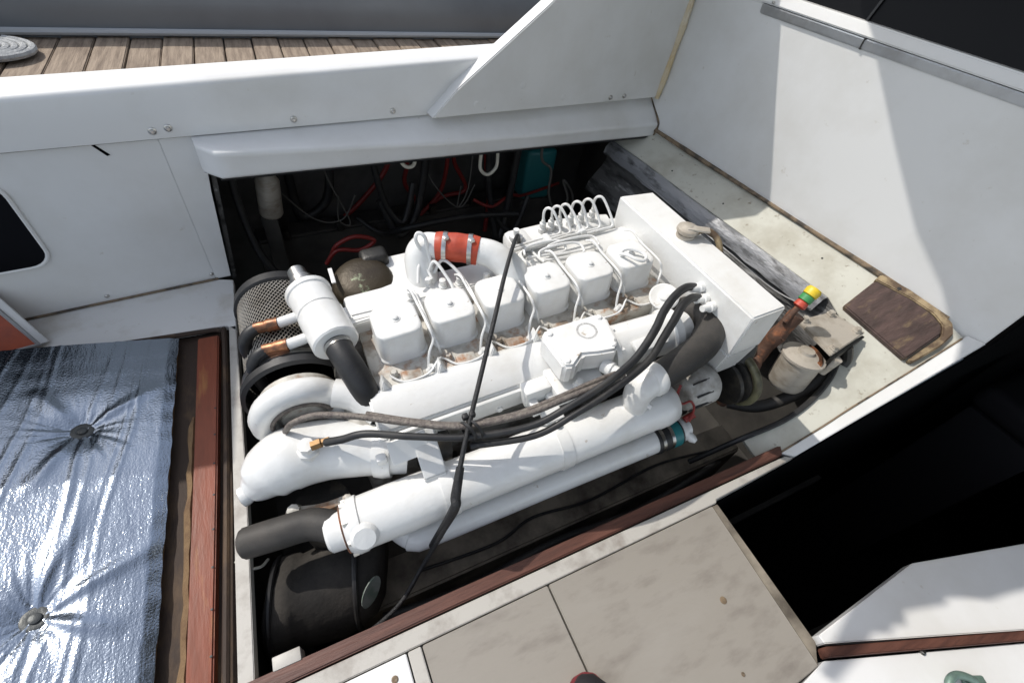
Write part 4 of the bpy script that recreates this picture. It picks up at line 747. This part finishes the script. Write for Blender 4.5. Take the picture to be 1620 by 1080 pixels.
# ---------------------------------------------------------------- things around the engine
# bowl strainer bolted to a bracket plate (world coordinates)
st = thing('water_strainer', 'dusty metal bowl strainer under a bolted bracket plate at the front of the engine bay', 'strainer', (1.22, 0.40, 0.0))
rel(obj('bowl', lathe((1.212, 0.352, 0.058), (0.02, 0.12, 1), [(0, 0.035), (0.006, 0.046), (0.018, 0.051), (0.105, 0.054), (0.108, 0.058), (0.116, 0.058), (0.119, 0.050), (0.124, 0.040), (0.128, 0.022), (0.136, 0.020), (0.137, 0)], 36), 'beige_metal'), st)
rel(obj('copper_gasket', tube([(1.205 + 0.045 * math.cos(t), 0.366 + 0.045 * math.sin(t), 0.181) for t in [-1.4 + 0.3 * k for k in range(7)]], 0.008, 8), 'copper'), st)
pl = [(1.250, 0.455), (1.392, 0.446), (1.418, 0.350), (1.236, 0.322)]
rel(obj('bracket_plate', prism([(x, y, 0.216 + 0.03 * (x - 1.2)) for x, y in pl], (0, 0, -0.010), 0.002), 'beige_metal', smooth=30), st)
rel(obj('bracket_leg', prism([(1.236, 0.322, 0.205), (1.418, 0.350, 0.210), (1.410, 0.350, 0.182), (1.25, 0.322, 0.165)], (0.002, -0.008, 0), 0.001), 'dark_iron', smooth=30), st)
rel(obj('bracket_strut', tube([(1.34, 0.335, 0.20), (1.352, 0.318, 0.165), (1.345, 0.312, 0.145)], 0.014, 8), 'dark_iron'), st)
for x, y in ((1.268, 0.446), (1.372, 0.438), (1.392, 0.362), (1.258, 0.336)):
    rel(obj('bolt', lathe((x, y, 0.216 + 0.03 * (x - 1.2)), (0, 0, 1), [(-.002, 0.012), (0.004, 0.012), (0.005, 0.009), (0.014, 0.009), (0.015, 0)], 6), 'beige_metal'), st)
rel(obj('bowl_stud', lathe((1.262, 0.318, 0.140), (0.1, -0.1, 1), [(0, 0.013), (0.06, 0.013), (0.06, 0)], 10), 'beige_metal'), st)
rel(obj('base_hose', tube([(1.10, 0.40, -0.05), (1.15, 0.345, -0.02), (1.22, 0.320, 0.030), (1.29, 0.315, 0.085), (1.335, 0.335, 0.125)], 0.018, 12), 'hose_grey'), st)
rel(obj('edge_gasket', tube([(0.93, 0.31, -0.16), (0.98, 0.288, -0.07)] + [Sl(x, y, 0.004) for x, y in inner[:6]], 0.008, 8), 'rubber'), st)
# drain cock with coloured tape
dc = thing('drain_valve', 'rusty drain valve with its stem wrapped in yellow, green and red tape', 'valve', (1.16, 0.47, 0.0))
a0 = V3(1.135, 0.436, 0.075); a1 = V3(1.196, 0.446, 0.262); dd = (a1 - a0).normalized()
rel(obj('valve_body', tube([a0, a0.lerp(a1, .25), a0.lerp(a1, .5), a0.lerp(a1, .72), a1], [0.018, 0.024, 0.019, 0.025, 0.021, 0.023], 12, 5), 'rust'), dc)
rel(obj('side_pipe', tube([a0.lerp(a1, .2), a0 + V3(-0.02, -0.02, 0.03), a0 + V3(-0.05, -0.03, -0.02), a0 + V3(-0.06, -0.03, -0.12)], [0.017, 0.020, 0.018], 10), 'rust'), dc)
b0_ = V3(1.176, 0.450, 0.268); ax = V3(0.42, 0.10, 0.62).normalized()
rel(obj('stem', lathe(b0_, ax, [(-0.03, 0.009), (0.03, 0.008), (0.03, 0)], 10), 'rust'), dc)
rel(obj('red_wrap', lathe(b0_ + ax * 0.020, ax, [(0, 0.011), (0.004, 0.017), (0.018, 0.016), (0.022, 0.012)], 12), 'redtape'), dc)
rel(obj('green_wrap', lathe(b0_ + ax * 0.040, ax, [(0, 0.013), (0.002, 0.018), (0.018, 0.018), (0.020, 0.014)], 16), 'green'), dc)
rel(obj('yellow_cap', lathe(b0_ + ax * 0.059, ax, [(0, 0.015), (0.002, 0.0195), (0.018, 0.0205), (0.024, 0.017), (0.026, 0.008), (0.020, 0.006), (0.020, 0)], 16), 'yellow'), dc)
rel(obj('bolt', lathe(a0.lerp(a1, .55) + V3(0, -.01, .012), (0, -0.6, 0.7), [(0, 0.010), (0.014, 0.010), (0.014, 0)], 6), 'rust'), dc)

# black throttle cable hung across the engine
cb = thing('control_cable', 'long black control cable hanging across the engine into the bay', 'cable', E(0.1, -0.2, 0))
cpts = [E(0.372, 0.170, -0.03), E(0.345, 0.130, 0.030), E(0.305, 0.075, 0.045), E(0.245, -0.010, 0.040), E(0.185, -0.100, 0.030), E(0.125, -0.185, 0.005), E(0.052, -0.285, -0.040), E(0.010, -0.345, -0.080), E(-0.015, -0.380, -0.140), V3(0.10, 0.290, -0.02), V3(0.035, 0.245, -0.06), V3(-0.035, 0.228, -0.10)]
rel(obj('cable_sheath', tube(cpts, 0.0048, 10), 'cable'), cb)
rel(obj('cable_sleeve', tube([E(0.018, -0.333, -0.073), E(-0.004, -0.364, -0.112), E(-0.014, -0.378, -0.137), V3(0.122, 0.308, 0.010)], [0.0075, 0.0095, 0.0095, 0.007], 12), 'cable'), cb)
for d in (-0.004, 0.010):
    t = bmesh.new(); add_lathe(t, E(0.055 + d, -0.283, -0.050), EU + EV * 0.4, [(0, 0.020), (0, 0.0225), (0.005, 0.0225), (0.005, 0.020)], 16, False); add_box(t, E(0.06 + d, -0.262, -0.030), (0.012, 0.012, 0.012), 0.003)
    rel(obj('cable_tie', t, 'rubber'), cb)

# engine bearer and black boot on the near side of the bay
bb = thing('engine_bearer', 'dirty grey bearer beam running along the near side of the bay', 'beam', (0.5, 0.32, -0.3))
rel(obj('beam', prism([(-0.05, 0.285, -0.215), (1.18, 0.300, -0.215), (1.18, 0.395, -0.205), (-0.05, 0.385, -0.205)], (0, 0, -0.33), 0.006), 'bearer', smooth=30), bb)
b2 = thing('engine_bearer', 'dirty grey bearer beam on the far side, mostly hidden under the engine', 'beam', (0.5, 1.0, -0.3))
rel(obj('beam', box((0.5, 1.0, -0.39), (1.4, 0.10, 0.31), 0.006), 'bearer'), b2)
bt = thing('rubber_boot', 'large black rubber boot with a piped seam at the near left corner of the bay', 'rubber boot', (-0.1, 0.36, -0.4))
bm = bmesh.new(); rings = []
sec = [(-0.205, 0.070, 0.085), (-0.20, 0.086, 0.10), (-0.185, 0.094, 0.108), (-0.155, 0.094, 0.108), (-0.15, 0.089, 0.104), (-0.12, 0.093, 0.108), (-0.06, 0.096, 0.112), (-0.02, 0.094, 0.108), (0.01, 0.086, 0.098), (0.03, 0.06, 0.07)]
for x, ry, rz in sec:
    rings.append([])
    for j in range(30):
        t = 2 * math.pi * j / 30; k = 1 + 0.035 * math.sin(3 * t + x * 30) + 0.02 * math.sin(7 * t - x * 55)
        rings[-1].append(bm.verts.new((x + 0.02 * math.cos(t), 0.352 + ry * k * math.cos(t), -0.150 + rz * k * math.sin(t))))
for a, b in zip(rings, rings[1:]):
    for j in range(30): bm.faces.new((a[j], a[(j + 1) % 30], b[(j + 1) % 30], b[j]))
bm.faces.new(rings[0]); bm.faces.new(rings[-1][::-1])
rel(obj('boot_body', bm, 'boot', smooth=70), bt)
rel(obj('piped_seam', tube([(-0.19 + 0.02 * math.cos(t) + 0.0, 0.352 + 0.097 * math.cos(t), -0.150 + 0.111 * math.sin(t)) for t in [k * 2 * math.pi / 24 for k in range(25)]], 0.0055, 8, 3), 'rubber'), bt)
rel(obj('piped_seam', tube([(-0.03 + 0.02 * math.cos(t), 0.352 + 0.097 * math.cos(t), -0.150 + 0.111 * math.sin(t)) for t in [k * 2 * math.pi / 24 for k in range(25)]], 0.0055, 8, 3), 'rubber'), bt)
rel(obj('boot_support', box((-0.09, 0.352, -0.41), (0.16, 0.12, 0.30), 0.02), 'rubber'), bt)
rel(obj('oval_sticker', prism([(-0.012 + 0.024 * math.cos(t) * 0.9 + 0.006 * math.sin(t), 0.292 + 0.017 * math.sin(t) + 0.012 * math.cos(t), -0.068 + 0.02 * math.sin(t)) for t in [k * math.pi / 10 for k in range(20)]], (0.001, -0.003, 0.003)), 'sticker', smooth=0), bt)
rel(obj('drawcord', tube([(-0.235, 0.425, -0.006), (-0.222, 0.408, -0.015), (-0.200, 0.410, -0.040), (-0.19, 0.43, -0.066)], 0.003, 6), 'white_cord'), bt)

# cables, cords and gear in the dark locker under the side deck
def loose(name, pts, r, mt, label, category, group=None, seg=10):
    P_ = [Vector(p) for p in pts]; t = thing(name, label, category, P_[0], group); rel(obj(name.split('_')[-1] + '_run', tube(P_, r, seg), mt), t); return t
g = 'red cables on the dark hull side'
loose('red_cable', [(0.02, 1.70, -0.30), (0.14, 1.72, -0.17), (0.26, 1.72, -0.07), (0.38, 1.72, 0.07), (0.42, 1.72, 0.2)], 0.010, 'red_hose', 'long straight red cable slanting across the hull side behind the canister', 'cable', g)
loose('red_cable', [(0.38, 1.70, -0.25), (0.51, 1.72, -0.11), (0.46, 1.72, 0.01), (0.47, 1.72, 0.09), (0.47, 1.72, 0.2)], 0.009, 'red_hose', 'red cable bending under the left white cord loop', 'cable', g)
loose('red_cable', [(0.42, 1.70, -0.24), (0.60, 1.72, -0.08), (0.73, 1.72, -0.04), (0.67, 1.72, 0.09), (0.66, 1.72, 0.2)], 0.009, 'red_hose', 'red cable curving below the white cords in the locker', 'cable', g)
loose('red_cable', [(0.50, 1.69, -0.14), (0.60, 1.70, -0.04), (0.63, 1.70, 0.08), (0.63, 1.70, 0.2)], 0.009, 'red_hose', 'short red cable between the two white cord loops', 'cable', g)
loose('red_cable', [(0.80, 1.72, 0.2), (0.82, 1.72, 0.06), (0.85, 1.72, -0.09), (0.84, 1.70, -0.26)], 0.011, 'red_hose', 'red cable hanging straight down below the right white cord loop', 'cable', g)
loose('red_cable', [(0.10, 1.32, 0.00), (0.12, 1.30, 0.055), (0.18, 1.30, 0.08), (0.24, 1.30, 0.055), (0.19, 1.30, 0.025), (0.12, 1.30, 0.035), (0.08, 1.31, -0.02)], 0.007, 'red_hose', 'coiled red cable loop just behind the tarnished canister', 'cable', g)
loose('red_cable', [(0.72, 1.60, -0.02), (0.80, 1.58, -0.05), (0.9, 1.62, -0.03), (1.0, 1.66, -0.06), (1.2, 1.7, -0.04)], 0.007, 'red_hose', 'red cable running level behind the injection pump', 'cable', g)
loose('white_cord', [(0.345, 1.36, 0.345), (0.35, 1.35, 0.30), (0.37, 1.352, 0.278), (0.395, 1.358, 0.285), (0.40, 1.37, 0.345)], 0.006, 'white_cord', 'white cord loop under the lip, the left one of two', 'cord', 'white cord loops under the lip')
loose('white_cord', [(0.645, 1.40, 0.345), (0.638, 1.392, 0.26), (0.645, 1.392, 0.225), (0.675, 1.397, 0.205), (0.705, 1.402, 0.225), (0.708, 1.404, 0.265), (0.70, 1.41, 0.345)], 0.006, 'white_cord', 'larger white cord loop hanging under the middle of the lip', 'cord', 'white cord loops under the lip')
tl = thing('teal_canister', 'teal plastic canister standing in the dark locker behind the engine', 'canister', (1.08, 1.72, -0.1))
rel(obj('canister_body', box((1.08, 1.75, 0.01), (0.15, 0.12, 0.24), 0.02, 3), 'teal'), tl)
rel(obj('canister_lid', lathe((1.08, 1.75, 0.13), (0, 0, 1), [(0, 0.035), (0.02, 0.035), (0.024, 0.0)], 20), 'rubber'), tl)
rel(obj('canister_bracket', box((1.08, 1.77, -0.32), (0.15, 0.16, 0.42), 0.01), 'bay'), tl)
loose('grey_cable', [(0.99, 1.58, 0.33), (1.0, 1.58, 0.16), (1.06, 1.58, 0.10), (1.07, 1.57, -0.01), (1.13, 1.56, -0.11), (1.18, 1.57, -0.05), (1.13, 1.57, 0.05), (1.2, 1.58, -0.02), (1.23, 1.58, -0.10)], 0.006, 'wire_grey', 'tangled grey cable hanging beside the teal canister', 'cable')
gp = thing('grey_pump', 'dim grey pump canister in the left end of the dark locker', 'pump', (-0.04, 1.5, 0.1))
rel(obj('pump_body', lathe((-0.05, 1.50, 0.06), (0.1, 0.1, 1), [(0, 0.03), (0.01, 0.036), (0.12, 0.036), (0.13, 0.03), (0.15, 0.018), (0.15, 0)], 20), 'beige_metal'), gp)
rel(obj('pump_bracket', box((-0.06, 1.53, -0.18), (0.05, 0.05, 0.52), 0.006), 'bay'), gp)
bh = 'black hoses at the left end of the locker'
loose('black_hose', [(0.17, 1.70, 0.33), (0.17, 1.70, 0.10), (0.14, 1.70, -0.03), (0.05, 1.70, -0.08), (0.03, 1.70, 0.06), (0.04, 1.70, 0.33)], 0.017, 'rubber', 'thick black hose hanging in a loop beside the grey pump', 'hose', bh)
loose('black_hose', [(-0.12, 1.45, 0.33), (-0.13, 1.44, 0.15), (-0.10, 1.40, -0.05), (0.0, 1.38, -0.2)], 0.012, 'rubber', 'black hose hanging against the insulated left edge of the opening', 'hose', bh)
loose('black_hose', [(0.25, 1.68, -0.10), (0.33, 1.6, -0.13), (0.42, 1.5, -0.05), (0.65, 1.5, -0.03), (0.9, 1.52, -0.06)], 0.012, 'rubber', 'black hose crossing level behind the red silicone hose', 'hose', bh)

for k, (x0, dx, zz, lab) in enumerate(((0.30, 0.05, 0.16, 'black hose drooping just right of the long slanting red cable'), (0.52, -0.06, 0.10, 'black hose drooping between the white cord loops'), (0.76, 0.07, 0.05, 'black hose drooping right of the larger white cord loop'), (0.90, -0.03, 0.02, 'black hose drooping left of the teal canister'))):
    loose('black_hose', [(x0, 1.60, 0.34), (x0 + dx * 0.3, 1.60, zz), (x0 + dx, 1.58, zz - 0.16), (x0 + dx * 2.2, 1.56, zz - 0.22), (x0 + dx * 3.2, 1.60, zz - 0.08)], 0.013 + 0.003 * (k % 2), 'rubber', lab, 'hose', bh)
g2 = 'thin wires in the dark locker'
for k, lab in enumerate(('thin wire beside the grey pump in the dark locker', 'thin wire above the tarnished canister in the dark locker', 'thin wire behind the red silicone hose in the dark locker', 'thin wire under the larger white cord loop in the dark locker')):
    x0 = -0.02 + 0.24 * k; a = random.uniform(-.08, .08)
    loose('thin_wire', [(x0, 1.60, 0.33), (x0 + a, 1.62, 0.18), (x0 + 0.09 - 0.1 * (k % 2), 1.60, 0.02 + a), (x0 + 0.2 - 0.25 * (k % 2), 1.6, -0.05), (x0 + 0.26 - 0.3 * (k % 2), 1.6, 0.05)], 0.003, 'wire_grey', lab, 'wire', g2, 6)
tr_ = thing('wire_tray', 'dark cable tray low along the hull side behind the engine', 'tray', (0.6, 1.6, -0.2))
rel(obj('tray_channel', prism([W(0.15, -0.28, -0.10), W(1.45, -0.28, -0.13), W(1.45, -0.38, -0.13), W(0.15, -0.38, -0.10)], (0, 0, -0.42), 0.01), 'bay', smooth=30), tr_)
for k in range(6): rel(obj('tray_clip', box(W(0.25 + 0.2 * k, -0.285, -0.085 - 0.004 * k), (0.03, 0.05, 0.04), 0.006), 'dark_iron'), tr_)

loose('bilge_hose', [(0.0, 0.262, -0.19), (0.2, 0.25, -0.20), (0.45, 0.262, -0.19), (0.7, 0.252, -0.2), (0.95, 0.27, -0.19), (1.1, 0.30, -0.25)], 0.011, 'rubber', 'black hose lying between the bearer beam and the wooden rail', 'hose')
loose('bilge_wire', [(0.10, 0.33, -0.205), (0.3, 0.32, -0.203), (0.42, 0.345, -0.203), (0.6, 0.33, -0.203), (0.85, 0.35, -0.203), (1.05, 0.33, -0.203)], 0.004, 'rubber', 'thin black wire lying along the top of the near bearer beam', 'wire')

# toe of a dark shoe at the bottom edge
sh = thing('shoe', 'toe of a dark shoe at the bottom edge of the photo', 'shoe', (0.297, -0.05, 0))
bm = bmesh.new(); rings = []
for x, wd, h in ((0.0, 0.004, 0.012), (0.008, 0.022, 0.024), (0.03, 0.036, 0.036), (0.07, 0.042, 0.046), (0.13, 0.040, 0.060), (0.18, 0.036, 0.085), (0.24, 0.034, 0.09), (0.27, 0.026, 0.085)):
    rings.append([bm.verts.new((0.297 + wd * math.cos(t), -0.006 - x, 0.012 + h * 0.5 + h * 0.5 * math.sin(t))) for t in [k * math.pi / 8 for k in range(16)]])
for a, b in zip(rings, rings[1:]):
    for j in range(16): bm.faces.new((a[j], a[(j + 1) % 16], b[(j + 1) % 16], b[j]))
bm.faces.new(rings[0]); bm.faces.new(rings[-1][::-1])
rel(obj('upper', bm, 'shoe', smooth=60), sh)
rel(obj('sole', prism([(0.297 + wd * s_, -0.004 - x, 0.001) for s_, lst in ((1, ((0.0, 0.010), (0.01, 0.028), (0.035, 0.041), (0.08, 0.045), (0.16, 0.038), (0.27, 0.032))), (-1, ((0.27, 0.032), (0.16, 0.038), (0.08, 0.045), (0.035, 0.041), (0.01, 0.028), (0.0, 0.010)))) for x, wd in lst], (0, 0, 0.014), 0.002), 'shoered', smooth=30), sh)
